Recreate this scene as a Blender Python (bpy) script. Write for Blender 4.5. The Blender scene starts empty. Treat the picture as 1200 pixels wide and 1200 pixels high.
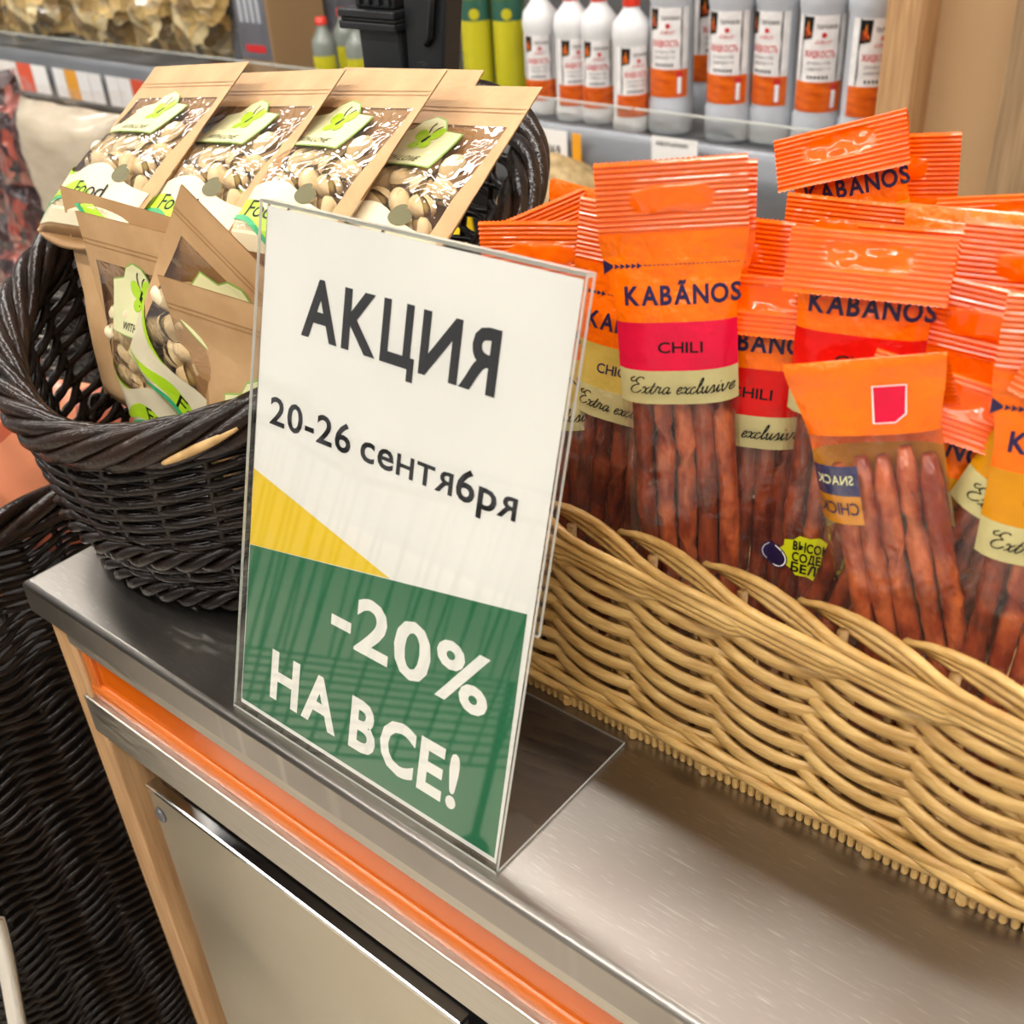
import bpy, bmesh, math, random
from mathutils import Vector, Matrix, noise
PI = math.pi
random.seed(7)
sc = bpy.context.scene
COL = sc.collection
# ------------------------------------------------------------------ camera
# x runs along the counter front, y to the back, z up; counter top is z = 0
F = 1288.30
RR = Matrix(((0.76912941, 0.6363521, -0.05912656), (0.30667651, -0.44866178, -0.8394356), (-0.56070444, 0.62750188, -0.54023321)))
CAM = Vector((0.47011, -0.25933, 0.45174))
cd = bpy.data.cameras.new('camera'); co = bpy.data.objects.new('camera', cd); COL.objects.link(co)
cd.sensor_width = 36; cd.sensor_fit = 'HORIZONTAL'; cd.lens = F / 1200 * 36
cd.clip_start = 0.02; cd.clip_end = 60
m4 = Matrix.Identity(4)
for i in range(3):
    m4[i][0] = RR[0][i]; m4[i][1] = -RR[1][i]; m4[i][2] = -RR[2][i]; m4[i][3] = CAM[i]
co.matrix_world = m4
cd.dof.use_dof = True; cd.dof.focus_distance = 0.66; cd.dof.aperture_fstop = 11
sc.camera = co
def at(px, py, Y):
    d = RR.transposed() @ Vector(((px - 600) / F, (py - 600) / F, 1))
    return CAM + d * ((Y - CAM.y) / d.y)
# ------------------------------------------------------------------ world, exposure
w = bpy.data.worlds.new('store_ambience'); sc.world = w; w.use_nodes = True
bg = w.node_tree.nodes['Background']; bg.inputs[0].default_value = (1.0, 0.985, 0.965, 1); bg.inputs[1].default_value = 0.32
vs = sc.view_settings
vs.view_transform = 'Standard'; vs.look = 'None'; vs.gamma = 1; vs.use_curve_mapping = False; vs.exposure = 0.28
sc.cycles.transparent_max_bounces = 32; sc.cycles.max_bounces = 10
LAMP = 31.0

# ------------------------------------------------------------------ materials
def lin(h):
    h = h.lstrip('#'); r = []
    for i in (0, 2, 4):
        c = int(h[i:i+2], 16) / 255
        r.append(c / 12.92 if c <= 0.04045 else ((c + 0.055) / 1.055) ** 2.4)
    return (*r, 1)
MATS = {}
def pmat(name, col, rough=0.5, metal=0.0, col2=None, scale=20, stretch=(1, 1, 1), bump=0.0, bscale=None, spec=None, coat=0, trans=0, detail=4, sss=0, lo=0.35, hi=0.65, rough2=None, emit=None):
    m = bpy.data.materials.new(name); m.use_nodes = True; nt = m.node_tree; b = nt.nodes['Principled BSDF']
    b.inputs['Base Color'].default_value = lin(col); b.inputs['Roughness'].default_value = rough; b.inputs['Metallic'].default_value = metal
    if spec is not None: b.inputs['Specular IOR Level'].default_value = spec
    if coat: b.inputs['Coat Weight'].default_value = coat; b.inputs['Coat Roughness'].default_value = 0.06
    if trans: b.inputs['Transmission Weight'].default_value = trans
    if sss: b.inputs['Subsurface Weight'].default_value = sss; b.inputs['Subsurface Scale'].default_value = 0.004
    if emit: b.inputs['Emission Color'].default_value = lin(col); b.inputs['Emission Strength'].default_value = emit
    if col2 or bump or rough2 is not None:
        tc = nt.nodes.new('ShaderNodeTexCoord'); mp = nt.nodes.new('ShaderNodeMapping'); mp.inputs['Scale'].default_value = stretch
        nt.links.new(tc.outputs['Object'], mp.inputs[0])
        n = nt.nodes.new('ShaderNodeTexNoise'); n.inputs['Scale'].default_value = scale; n.inputs['Detail'].default_value = detail
        nt.links.new(mp.outputs[0], n.inputs['Vector'])
        if col2 or rough2 is not None:
            r = nt.nodes.new('ShaderNodeMapRange'); r.inputs['From Min'].default_value = lo; r.inputs['From Max'].default_value = hi
            nt.links.new(n.outputs['Fac'], r.inputs['Value'])
        if col2:
            mx = nt.nodes.new('ShaderNodeMix'); mx.data_type = 'RGBA'; mx.inputs['A'].default_value = lin(col); mx.inputs['B'].default_value = lin(col2)
            nt.links.new(r.outputs[0], mx.inputs['Factor']); nt.links.new(mx.outputs['Result'], b.inputs['Base Color'])
        if rough2 is not None:
            r2 = nt.nodes.new('ShaderNodeMapRange'); r2.inputs['To Min'].default_value = rough; r2.inputs['To Max'].default_value = rough2
            nt.links.new(r.outputs[0], r2.inputs['Value']); nt.links.new(r2.outputs[0], b.inputs['Roughness'])
        if bump:
            n2 = n
            if bscale:
                n2 = nt.nodes.new('ShaderNodeTexNoise'); n2.inputs['Scale'].default_value = bscale; n2.inputs['Detail'].default_value = 3
                nt.links.new(mp.outputs[0], n2.inputs['Vector'])
            bp = nt.nodes.new('ShaderNodeBump'); bp.inputs['Strength'].default_value = bump; bp.inputs['Distance'].default_value = 0.01
            nt.links.new(n2.outputs['Fac'], bp.inputs['Height']); nt.links.new(bp.outputs[0], b.inputs['Normal'])
    MATS[name] = m; return m
def film(name, tint, haze=0.05, gloss=0.06, rough=0.08, bump=0.5, bscale=60, hazecol='#d8d0c8'):
    m = bpy.data.materials.new(name); m.use_nodes = True; nt = m.node_tree; nt.nodes.clear()
    N = nt.nodes.new; L = nt.links.new
    out = N('ShaderNodeOutputMaterial'); tr = N('ShaderNodeBsdfTransparent'); tr.inputs[0].default_value = lin(tint)
    df = N('ShaderNodeBsdfDiffuse'); df.inputs[0].default_value = lin(hazecol)
    gl = N('ShaderNodeBsdfGlossy'); gl.inputs[0].default_value = (1, 1, 1, 1); gl.inputs['Roughness'].default_value = rough
    m1 = N('ShaderNodeMixShader'); m1.inputs[0].default_value = haze; L(tr.outputs[0], m1.inputs[1]); L(df.outputs[0], m1.inputs[2])
    fr = N('ShaderNodeLayerWeight'); fr.inputs['Blend'].default_value = 0.5
    pw = N('ShaderNodeMath'); pw.operation = 'POWER'; pw.inputs[1].default_value = 4.0; L(fr.outputs['Facing'], pw.inputs[0])
    ad = N('ShaderNodeMath'); ad.operation = 'MULTIPLY_ADD'; ad.inputs[1].default_value = 0.8; ad.inputs[2].default_value = gloss; ad.use_clamp = True; L(pw.outputs[0], ad.inputs[0])
    m2 = N('ShaderNodeMixShader'); L(ad.outputs[0], m2.inputs[0]); L(m1.outputs[0], m2.inputs[1]); L(gl.outputs[0], m2.inputs[2])
    if bump:
        tc = N('ShaderNodeTexCoord'); n = N('ShaderNodeTexNoise'); n.inputs['Scale'].default_value = bscale; n.inputs['Detail'].default_value = 2; n.inputs['Distortion'].default_value = 1.2
        L(tc.outputs['Object'], n.inputs['Vector']); bp = N('ShaderNodeBump'); bp.inputs['Strength'].default_value = bump; bp.inputs['Distance'].default_value = 0.004
        L(n.outputs['Fac'], bp.inputs['Height']); L(bp.outputs[0], gl.inputs['Normal']); L(bp.outputs[0], fr.inputs['Normal'])
    L(m2.outputs[0], out.inputs[0]); MATS[name] = m; return m
def patches(name, cols, scale=30, rough=0.3, coat=0.3):
    # blotchy print: voronoi cells in a few colours
    m = bpy.data.materials.new(name); m.use_nodes = True; nt = m.node_tree; b = nt.nodes['Principled BSDF']
    tc = nt.nodes.new('ShaderNodeTexCoord'); v = nt.nodes.new('ShaderNodeTexVoronoi'); v.inputs['Scale'].default_value = scale
    nz = nt.nodes.new('ShaderNodeTexNoise'); nz.inputs['Scale'].default_value = scale * 0.7; nt.links.new(tc.outputs['Object'], nz.inputs['Vector'])
    va = nt.nodes.new('ShaderNodeVectorMath'); va.operation = 'MULTIPLY_ADD'; va.inputs[1].default_value = (0.06, 0.06, 0.06)
    nt.links.new(nz.outputs['Color'], va.inputs[0]); nt.links.new(tc.outputs['Object'], va.inputs[2]); nt.links.new(va.outputs[0], v.inputs['Vector'])
    sp = nt.nodes.new('ShaderNodeSeparateColor'); nt.links.new(v.outputs['Color'], sp.inputs[0])
    cr = nt.nodes.new('ShaderNodeValToRGB'); cr.color_ramp.interpolation = 'LINEAR'
    els = cr.color_ramp.elements
    while len(els) < len(cols): els.new(0.5)
    for i, c in enumerate(cols): els[i].position = i / (len(cols) - 1); els[i].color = lin(c)
    nt.links.new(sp.outputs[0], cr.inputs[0]); nt.links.new(cr.outputs[0], b.inputs['Base Color'])
    b.inputs['Roughness'].default_value = rough; b.inputs['Coat Weight'].default_value = coat
    bp = nt.nodes.new('ShaderNodeBump'); bp.inputs['Strength'].default_value = 0.6; bp.inputs['Distance'].default_value = 0.02
    nt.links.new(v.outputs['Distance'], bp.inputs['Height']); nt.links.new(bp.outputs[0], b.inputs['Normal'])
    MATS[name] = m; return m
def steel(name, col, rough, rough2, stretch, scale, bump=0.05, scratch=True):
    m = pmat(name, col, rough, 1.0, col2=None, scale=scale, stretch=stretch, rough2=rough2, bump=bump, detail=6)
    if scratch:
        nt = m.node_tree; b = nt.nodes['Principled BSDF']
        tc = nt.nodes.new('ShaderNodeTexCoord')
        n = nt.nodes.new('ShaderNodeTexNoise'); n.inputs['Scale'].default_value = 9; n.inputs['Detail'].default_value = 5
        nt.links.new(tc.outputs['Object'], n.inputs['Vector'])
        facs = []
        for rot, sc_ in ((0.45, (60, 900, 1)), (-0.9, (70, 1100, 1)), (0.05, (25, 1200, 1))):
            mp = nt.nodes.new('ShaderNodeMapping'); mp.inputs['Rotation'].default_value = (0, 0, rot); mp.inputs['Scale'].default_value = sc_
            nt.links.new(tc.outputs['Object'], mp.inputs[0])
            n2 = nt.nodes.new('ShaderNodeTexNoise'); n2.inputs['Scale'].default_value = 1; n2.inputs['Detail'].default_value = 1; nt.links.new(mp.outputs[0], n2.inputs['Vector'])
            q = nt.nodes.new('ShaderNodeMapRange'); q.inputs['From Min'].default_value = 0.66; q.inputs['From Max'].default_value = 0.80; nt.links.new(n2.outputs['Fac'], q.inputs['Value']); facs.append(q)
        r2 = nt.nodes.new('ShaderNodeMath'); r2.operation = 'MAXIMUM'; nt.links.new(facs[0].outputs[0], r2.inputs[0]); nt.links.new(facs[1].outputs[0], r2.inputs[1])
        r3 = nt.nodes.new('ShaderNodeMath'); r3.operation = 'MAXIMUM'; nt.links.new(r2.outputs[0], r3.inputs[0]); nt.links.new(facs[2].outputs[0], r3.inputs[1]); r2 = r3
        mx = nt.nodes.new('ShaderNodeMix'); mx.data_type = 'RGBA'; mx.inputs['A'].default_value = lin(col)
        mx.inputs['B'].default_value = lin('#8f8982'); nt.links.new(n.outputs['Fac'], mx.inputs['Factor'])
        mx2 = nt.nodes.new('ShaderNodeMix'); mx2.data_type = 'RGBA'; mx2.inputs['B'].default_value = lin('#b6b1aa')
        nt.links.new(r2.outputs[0], mx2.inputs['Factor']); nt.links.new(mx.outputs['Result'], mx2.inputs['A'])
        nt.links.new(mx2.outputs['Result'], b.inputs['Base Color'])
    return m
steel('steel_top', '#a39d96', 0.33, None, (1, 1, 1), 5, 0)
for _n in list(MATS['steel_top'].node_tree.nodes):
    if _n.type == 'TEX_NOISE' and abs(_n.inputs['Scale'].default_value - 9) < 0.01:
        _r = MATS['steel_top'].node_tree.nodes.new('ShaderNodeMapRange'); _r.inputs['From Min'].default_value = 0.3; _r.inputs['From Max'].default_value = 0.7; _r.inputs['To Min'].default_value = 0.27; _r.inputs['To Max'].default_value = 0.40
        MATS['steel_top'].node_tree.links.new(_n.outputs['Fac'], _r.inputs['Value']); MATS['steel_top'].node_tree.links.new(_r.outputs[0], MATS['steel_top'].node_tree.nodes['Principled BSDF'].inputs['Roughness'])
steel('steel_rail', '#b9b3a8', 0.28, 0.45, (4, 60, 60), 8, 0.05, False)
steel('steel_door', '#c0b8a6', 0.35, 0.5, (1, 1, 1), 5, 0.03, False)
pmat('chrome', '#d8d8d8', 0.12, 1.0)
pmat('grey_rail', '#6e7074', 0.35, 0.5, '#7c7e82', 4)
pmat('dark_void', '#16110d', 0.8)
pmat('oak', '#c39a6c', 0.55, 0, '#a87f55', 6, (30, 30, 1.5), 0.08)
pmat('oak_panel', '#a98a66', 0.6, 0, '#8d7151', 5, (26, 26, 1.4), 0.08)
pmat('beige_wall', '#cda97c', 0.7, 0, '#c6a276', 3)
pmat('orange_plastic', '#d06008', 0.15, 0, '#c85a06', 3, coat=0.1, spec=0.35)
pmat('orange_trim', '#cf6a20', 0.22, 0, '#c8641c', 3, coat=0.3)
pmat('floor_tile', '#d2c8b8', 0.3, 0, '#c6bcac', 3)
pmat('ceiling_paint', '#d8d2c8', 0.8)
pmat('back_panel', '#5d5c5c', 0.6, 0.2)
pmat('paper_white', '#f2f0ee', 0.55, 0, '#eae8e6', 8, bump=0.03)
pmat('sign_green', '#1f6b48', 0.5, 0, '#22704c', 6, spec=0.2)
pmat('sign_yellow', '#f0cc10', 0.4, 0, '#eac60a', 6)
pmat('print_black', '#141213', 0.5, spec=0.2)
pmat('print_white', '#f4f2ee', 0.4)
film('acrylic', '#fafaf8', 0.0, 0.055, 0.02, 0.0)
film('acrylic_base', '#c9c1b8', 0.03, 0.06, 0.03, 0.0)
pmat('acrylic_edge', '#dfe2da', 0.2, 0, trans=0.3)
# kabanos
pmat('orange_film', '#ff7400', 0.25, 0, '#fa6c00', 30, bump=0.6, bscale=60, coat=0.55, spec=0.3)
pmat('orange_seal', '#ff6a00', 0.14, 0, '#fa6200', 25, bump=0.25, bscale=40, coat=0.6, spec=0.4)
pmat('orange_inside', '#f2480a', 0.35, 0, '#ea4208', 20, bump=0.1, bscale=40)
pmat('band_pink', '#e0143c', 0.22, 0, '#d8103a', 30, bump=0.2, bscale=70, coat=0.3, spec=0.3)
pmat('band_red', '#d8140c', 0.22, 0, '#ce1008', 30, bump=0.25, bscale=70, coat=0.3, spec=0.3)
pmat('band_gold', '#d89010', 0.22, 0, '#cc860c', 30, bump=0.2, bscale=70, coat=0.3, spec=0.3)
pmat('band_pale', '#d2b658', 0.22, 0, '#c8ac50', 30, bump=0.2, bscale=70, coat=0.3, spec=0.3)
pmat('band_beige', '#c8bd84', 0.25, 0, '#beb27a', 30, bump=0.2, bscale=70, coat=0.3, spec=0.3)
pmat('band_navy', '#262a5c', 0.25, coat=0.5)
pmat('print_navy', '#241a44', 0.35)
pmat('print_lime', '#d6d818', 0.3, coat=0.4)
pmat('sausage', '#cc6a38', 0.3, 0, '#8c3012', 110, (1, 1, 0.5), 0.4, 140, sss=0.1, coat=0.3, lo=0.38, hi=0.62)
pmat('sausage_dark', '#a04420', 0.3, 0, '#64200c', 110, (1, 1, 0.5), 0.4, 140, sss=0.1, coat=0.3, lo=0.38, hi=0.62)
film('clear_film', '#fefaf8', 0.02, 0.05, 0.06, 0.9, 50)
film('clear_window', '#f6f0e6', 0.02, 0.09, 0.06, 0.9, 45)
# bags
pmat('kraft', '#c49d6f', 0.6, 0, '#b68e60', 25, (1, 1, 1), 0.12, 60)
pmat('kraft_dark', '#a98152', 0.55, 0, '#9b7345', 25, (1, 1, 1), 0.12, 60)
pmat('cream_print', '#e2d6b4', 0.4, 0, '#dacdaa', 12, coat=0.2)
pmat('label_cream', '#dcd8a4', 0.4, coat=0.2)
pmat('lime_print', '#a8cf1c', 0.4, coat=0.2)
pmat('label_edge', '#8fae52', 0.4)
pmat('teal_print', '#2f9f64', 0.4, coat=0.2)
pmat('olive_print', '#5f5a34', 0.4)
pmat('nut_shell', '#f0e0bc', 0.5, 0, '#dcc294', 120, bump=0.1)
pmat('nut_kernel', '#a8923c', 0.5, 0, '#7c5a3a', 150)
# wicker
pmat('wicker_light', '#d2ab66', 0.42, 0, '#ae8444', 30, (1, 1, 6), 0.2, 120, coat=0.15)
pmat('wicker_light_stake', '#b8905a', 0.5, 0, '#8f6a3a', 40, (1, 1, 3), 0.2, 120)
pmat('wicker_dark', '#20150f', 0.3, 0, '#110b08', 40, (1, 1, 1), 0.15, 150, spec=0.3)
pmat('wicker_dark_rim', '#2a1c15', 0.25, 0, '#150e0a', 30, (1, 1, 1), 0.12, 150, spec=0.3)
pmat('wicker_peeled', '#c8a26a', 0.5, 0, '#9c7844', 60)
pmat('black_plastic', '#1e2022', 0.38, 0, '#26282a', 20)
pmat('bottle_white', '#dcdcdc', 0.3, 0, '#d2d2d4', 8, sss=0.05)
pmat('bottle_grey', '#b9bcc2', 0.3, 0, '#aeb2b8', 8)
pmat('bottle_clear', '#7f857c', 0.15, 0, '#6f756c', 8, coat=0.4)
pmat('cap_red', '#cf3018', 0.35)
pmat('label_white', '#f0ecea', 0.35, 0, '#dcd8d6', 60)
pmat('label_orange', '#e56a10', 0.3, 0, '#c24a0c', 30, (1, 1, 4))
pmat('label_red', '#c9262a', 0.35)
pmat('label_grey', '#55504e', 0.4)
pmat('flame', '#f8b41c', 0.4, 0, '#e0480c', 60)
pmat('oil', '#6e7010', 0.15, 0, '#5c6210', 8, coat=0.4)
pmat('label_yellow', '#bdb41c', 0.35)
pmat('label_green', '#2c5a4a', 0.3)
pmat('price_white', '#e9e7e4', 0.4)
pmat('price_orange', '#e8a020', 0.4)
pmat('price_red', '#d8502c', 0.4)
patches('chips_bag', ['#6a4f2a', '#c8a868', '#2c2014', '#b08c50', '#e6d09c', '#3c2c18'], 30, 0.25, 0.6)
patches('meat_bag', ['#140e10', '#3a1412', '#1e181c', '#8c3018', '#a86458', '#181214', '#5c1c12'], 30)
patches('salmon_bag', ['#d87850', '#e89870', '#b8583c', '#f0b090'], 9)
pmat('linen', '#b9ab96', 0.5, 0, '#a89a82', 12, (1, 1, 3), 0.2, coat=0.4)
pmat('sack_kraft', '#b49a6c', 0.6, 0, '#8c7448', 22, (3, 3, 1), 0.3)
pmat('glass_box', '#6e6e74', 0.3, 0, '#54545a', 10, coat=0.4)
pmat('box_kraft', '#9c7c56', 0.6)
pmat('yellow_plastic', '#f0d010', 0.35)
lm = bpy.data.materials.new('lamp_glow'); lm.use_nodes = True; nt = lm.node_tree; nt.nodes.clear()
em = nt.nodes.new('ShaderNodeEmission'); em.inputs[0].default_value = (1.0, 0.975, 0.94, 1); em.inputs[1].default_value = LAMP
o_ = nt.nodes.new('ShaderNodeOutputMaterial'); nt.links.new(em.outputs[0], o_.inputs[0]); MATS['lamp_glow'] = lm

# ------------------------------------------------------------------ builders
class MB:
    def __init__(s): s.v = []; s.f = []; s.mi = []; s.mats = []
    def slot(s, m):
        if m not in s.mats: s.mats.append(m)
        return s.mats.index(m)
    def add(s, vs, fs, m):
        k = s.slot(m); b = len(s.v); s.v.extend([tuple(p) for p in vs])
        for f in fs: s.f.append(tuple(b + i for i in f)); s.mi.append(k)
        return s
    def box(s, lo, hi, m):
        x0, y0, z0 = lo; x1, y1, z1 = hi
        return s.add([(x0,y0,z0),(x1,y0,z0),(x1,y1,z0),(x0,y1,z0),(x0,y0,z1),(x1,y0,z1),(x1,y1,z1),(x0,y1,z1)],
                     [(0,3,2,1),(4,5,6,7),(0,1,5,4),(1,2,6,5),(2,3,7,6),(3,0,4,7)], m)
    def quadgrid(s, rows, m, closed_u=False):
        nu = len(rows[0]); vs = [p for r in rows for p in r]; fs = []
        for j in range(len(rows) - 1):
            for i in range(nu if closed_u else nu - 1):
                k = (i + 1) % nu
                fs.append((j*nu+i, j*nu+k, (j+1)*nu+k, (j+1)*nu+i))
        return s.add(vs, fs, m)
    def lathe(s, prof, m, n=24, sx=1, sy=1, c=(0, 0)):
        rows = [[(c[0] + r*math.cos(2*PI*i/n)*sx, c[1] + r*math.sin(2*PI*i/n)*sy, z) for i in range(n)] for r, z in prof]
        return s.quadgrid(rows, m, True)
    def tube(s, pts, rad, m, sides=6, closed=False, up=Vector((0, 0, 1)), ra=1.0, rb=1.0, groove=0, cap=True):
        P = [Vector(p) for p in pts]; n = len(P); rows = []
        for i, p in enumerate(P):
            t = (P[(i+1) % n] - P[i-1]) if closed else (P[min(i+1, n-1)] - P[max(i-1, 0)])
            t.normalize(); u = up if isinstance(up, Vector) else up[i]
            a = t.cross(u)
            if a.length < 1e-6: a = t.cross(Vector((1, 0, 0.01)))
            a.normalize(); b = a.cross(t)
            r = rad[i] if isinstance(rad, (list, tuple)) else rad
            row = []
            for k in range(sides):
                an = 2*PI*(k + 0.5)/sides; g = 1 - (groove if k % 2 else 0)
                row.append(p + a*(math.cos(an)*r*ra*g) + b*(math.sin(an)*r*rb*g))
            rows.append(row)
        if closed: rows.append(rows[0])
        b0 = len(s.v); s.quadgrid(rows, m, True)
        if cap and not closed:
            k = s.slot(m); e = b0 + (n-1)*sides
            s.f.append(tuple(b0 + i for i in range(sides))[::-1]); s.mi.append(k)
            s.f.append(tuple(e + i for i in range(sides))); s.mi.append(k)
        return s
    def mesh(s, name, smooth=True):
        me = bpy.data.meshes.new(name); me.from_pydata(s.v, [], s.f)
        for m in s.mats: me.materials.append(MATS[m])
        me.polygons.foreach_set('material_index', s.mi)
        if smooth: me.polygons.foreach_set('use_smooth', [True]*len(s.f))
        me.update(); return me
    def build(s, name, parent=None, smooth=True, bevel=0):
        return link(name, s.mesh(name, smooth and not bevel), parent, bevel)
def link(name, me, parent=None, bevel=0, mw=None):
    o = bpy.data.objects.new(name, me); COL.objects.link(o)
    if parent: o.parent = parent
    if mw is not None: o.matrix_local = mw
    if bevel:
        b = o.modifiers.new('bevel', 'BEVEL'); b.width = bevel; b.segments = 2; b.limit_method = 'ANGLE'
    return o
def tag(o, label=None, cat=None, group=None, kind=None):
    if label: o['label'] = label
    if cat: o['category'] = cat
    if group: o['group'] = group
    if kind: o['kind'] = kind
    return o
def empty(name, loc=(0, 0, 0), mat=None):
    o = bpy.data.objects.new(name, None); COL.objects.link(o); o.empty_display_size = 0.02
    if mat is not None: o.matrix_world = mat
    else: o.location = loc
    return o
def copy_tree(o, parent=None):
    c = o.copy(); COL.objects.link(c); c.parent = parent
    for ch in list(o.children): copy_tree(ch, c)
    return c
def pose(pos, yaw=0, lean=0, roll=0):
    return Matrix.Translation(pos) @ Matrix.Rotation(math.radians(yaw), 4, 'Z') @ Matrix.Rotation(-math.radians(lean), 4, 'X') @ Matrix.Rotation(math.radians(roll), 4, 'Y')
# ------------------------------------------------------------------ lettering from the built-in font (shapes of Cyrillic letters composed from it)
GC = {}
def raw(ch, off):
    k = (ch, off)
    if k in GC: return GC[k]
    cu = bpy.data.curves.new('g', 'FONT'); cu.body = ch; cu.offset = off; cu.resolution_u = 3
    o = bpy.data.objects.new('g', cu); COL.objects.link(o)
    dg = bpy.context.evaluated_depsgraph_get(); me = o.evaluated_get(dg).to_mesh()
    vs = [(v.co.x, v.co.y) for v in me.vertices]; fs = [tuple(p.vertices) for p in me.polygons]
    o.evaluated_get(dg).to_mesh_clear(); bpy.data.objects.remove(o); bpy.data.curves.remove(cu)
    x0 = min(v[0] for v in vs) if vs else 0
    vs = [(x - x0, y) for x, y in vs]
    GC[k] = (vs, fs, max(v[0] for v in vs) if vs else 0.3); return GC[k]
def rects(rs):
    vs = []; fs = []
    for q in rs:
        b = len(vs); vs += q; fs.append(tuple(range(b, b + len(q))))
    return vs, fs, max(v[0] for v in vs)
def rc(x0, y0, x1, y1): return [(x0, y0), (x1, y0), (x1, y1), (x0, y1)]
def merge(*gs):
    vs = []; fs = []
    for g in gs:
        b = len(vs); vs += g[0]; fs += [tuple(b+i for i in f) for f in g[1]]
    return vs, fs, max(v[0] for v in vs)
def tf(g, sx=1, sy=1, dx=0, dy=0, mirror=False, flip=None):
    vs = [((g[2]-x if mirror else x)*sx + dx, ((flip - y) if flip else y)*sy + dy) for x, y in g[0]]
    fs = [f[::-1] for f in g[1]] if (mirror != bool(flip)) else g[1]
    return vs, fs, max(v[0] for v in vs)
CAPH = 0.69
HOMO = dict(zip('АВЕКМНОРСТХасеорх', 'ABEKMHOPCTXaceopx'))
def glyph(ch, off):
    if ch in HOMO: ch = HOMO[ch]
    t = 0.085 + 2*off; H = CAPH + off
    if ch == 'И': return tf(raw('N', off), mirror=True)
    if ch == 'Я': return tf(raw('R', off), mirror=True)
    if ch == 'я': return tf(raw('R', off*1.35), 0.74, 0.70, mirror=True)
    if ch == 'н': return tf(raw('H', off*1.35), 0.72, 0.70)
    if ch == 'т': return tf(raw('T', off*1.35), 0.74, 0.70)
    if ch == 'б': return tf(raw('6', off), 1.0, 1.02)
    if ch == 'Ц': return rects([rc(0, -off, t, H), rc(0.42, -off, 0.42+t, H), rc(t, -off, 0.42, t-off), rc(0.42+t, -off, 0.50+t, t-off), rc(0.50+t-t*0.85, -0.17, 0.50+t, -off)])
    if ch == 'П': return rects([rc(0, -off, t, H), rc(0.42, -off, 0.42+t, H), rc(t, H-t, 0.42, H)])
    if ch == 'Ь': return tf(raw('P', off), flip=CAPH)
    if ch == 'Л': return rects([[(0, -off), (t, -off), (0.2+t, H), (0.2, H)], rc(0.42, -off, 0.42+t, H), rc(0.2, H-t, 0.42, H)])
    if ch == 'Д': return rects([rc(0, -0.15, t*0.9, t-off), rc(0.52+t*0.1, -0.15, 0.52+t, t-off), rc(0, -off, 0.52+t, t-off), [(0.06, 0), (0.06+t, 0), (0.2+t, H), (0.2, H)], rc(0.43, 0, 0.43+t, H), rc(0.2, H-t, 0.43, H)])
    if ch == 'Ж':
        k = raw('K', off); return merge(tf(k, 0.9, mirror=True), tf(k, 0.9, dx=k[2]*0.9 - t*0.9))
    if ch == 'Ф':
        k = raw('O', off); return merge(tf(k, 1, 0.8, dy=0.07), rects([rc(k[2]/2 - t/2, -off, k[2]/2 + t/2, H)]))
    return raw(ch, off)
def text2d(s, cap, width=None, off=0.0, track=0.075, shear=0.0, space=0.26, x0=None, y0=0.0):
    """flat lettering: list of verts (x,y) and faces, centred on x0 (or left aligned), cap height 'cap', squeezed to 'width'"""
    vs = []; fs = []; x = 0
    for ch in s:
        if ch == ' ': x += space; continue
        g = glyph(ch, off); b = len(vs)
        if ch in 'яЯ' and x > 0: x -= 0.055
        vs += [(px + x, py) for px, py in g[0]]; fs += [tuple(b+i for i in f) for f in g[1]]
        x += g[2] + track
    x -= track; k = cap / CAPH; kx = (width / x) if width else k
    vs = [((px + shear*py)*kx, py*k) for px, py in vs]; tot = x*kx
    dx = (-tot/2 + x0) if x0 is not None else 0
    return [(px + dx, py + y0) for px, py in vs], fs
def cut2d(vs, fs, stepx, stepy):
    """split flat shapes on a grid so that they can follow a curved surface"""
    bm = bmesh.new()
    bv = [bm.verts.new((x, y, 0)) for x, y in vs]
    for f in fs:
        try: bm.faces.new([bv[i] for i in f])
        except ValueError: pass
    xs = [v[0] for v in vs]; ys = [v[1] for v in vs]
    for ax, a, b, st in ((0, min(xs), max(xs), stepx), (1, min(ys), max(ys), stepy)):
        if not st: continue
        n = int((b - a) / st)
        for i in range(1, n + 1):
            p = [0, 0, 0]; p[ax] = a + i*(b-a)/(n+1); nn = [0, 0, 0]; nn[ax] = 1
            bmesh.ops.bisect_plane(bm, geom=bm.verts[:] + bm.edges[:] + bm.faces[:], plane_co=p, plane_no=nn)
    bm.verts.index_update()
    v2 = [(v.co.x, v.co.y) for v in bm.verts]; f2 = [tuple(v.index for v in f.verts) for f in bm.faces]; bm.free()
    return v2, f2
def letter_mesh(name, parts, surf, step=0.004):
    """parts: (verts, faces, material); surf maps (u, v) to a 3D point"""
    mb = MB()
    for vs, fs, m in parts:
        if not vs: continue
        v2, f2 = cut2d(vs, fs, step, step) if step else (vs, fs)
        mb.add([surf(u, v) for u, v in v2], f2, m)
    return mb.mesh(name, False)
def poly2d(pts): return list(pts), [tuple(range(len(pts)))]
def disc2d(cx, cy, rx, ry, n=16, rot=0):
    c, s = math.cos(rot), math.sin(rot)
    return poly2d([(cx + rx*math.cos(2*PI*i/n)*c - ry*math.sin(2*PI*i/n)*s, cy + rx*math.cos(2*PI*i/n)*s + ry*math.sin(2*PI*i/n)*c) for i in range(n)])
def strip2d(lower, upper):
    n = len(lower); return list(lower) + list(upper), [(i, i+1, n+i+1, n+i) for i in range(n-1)]
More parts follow.
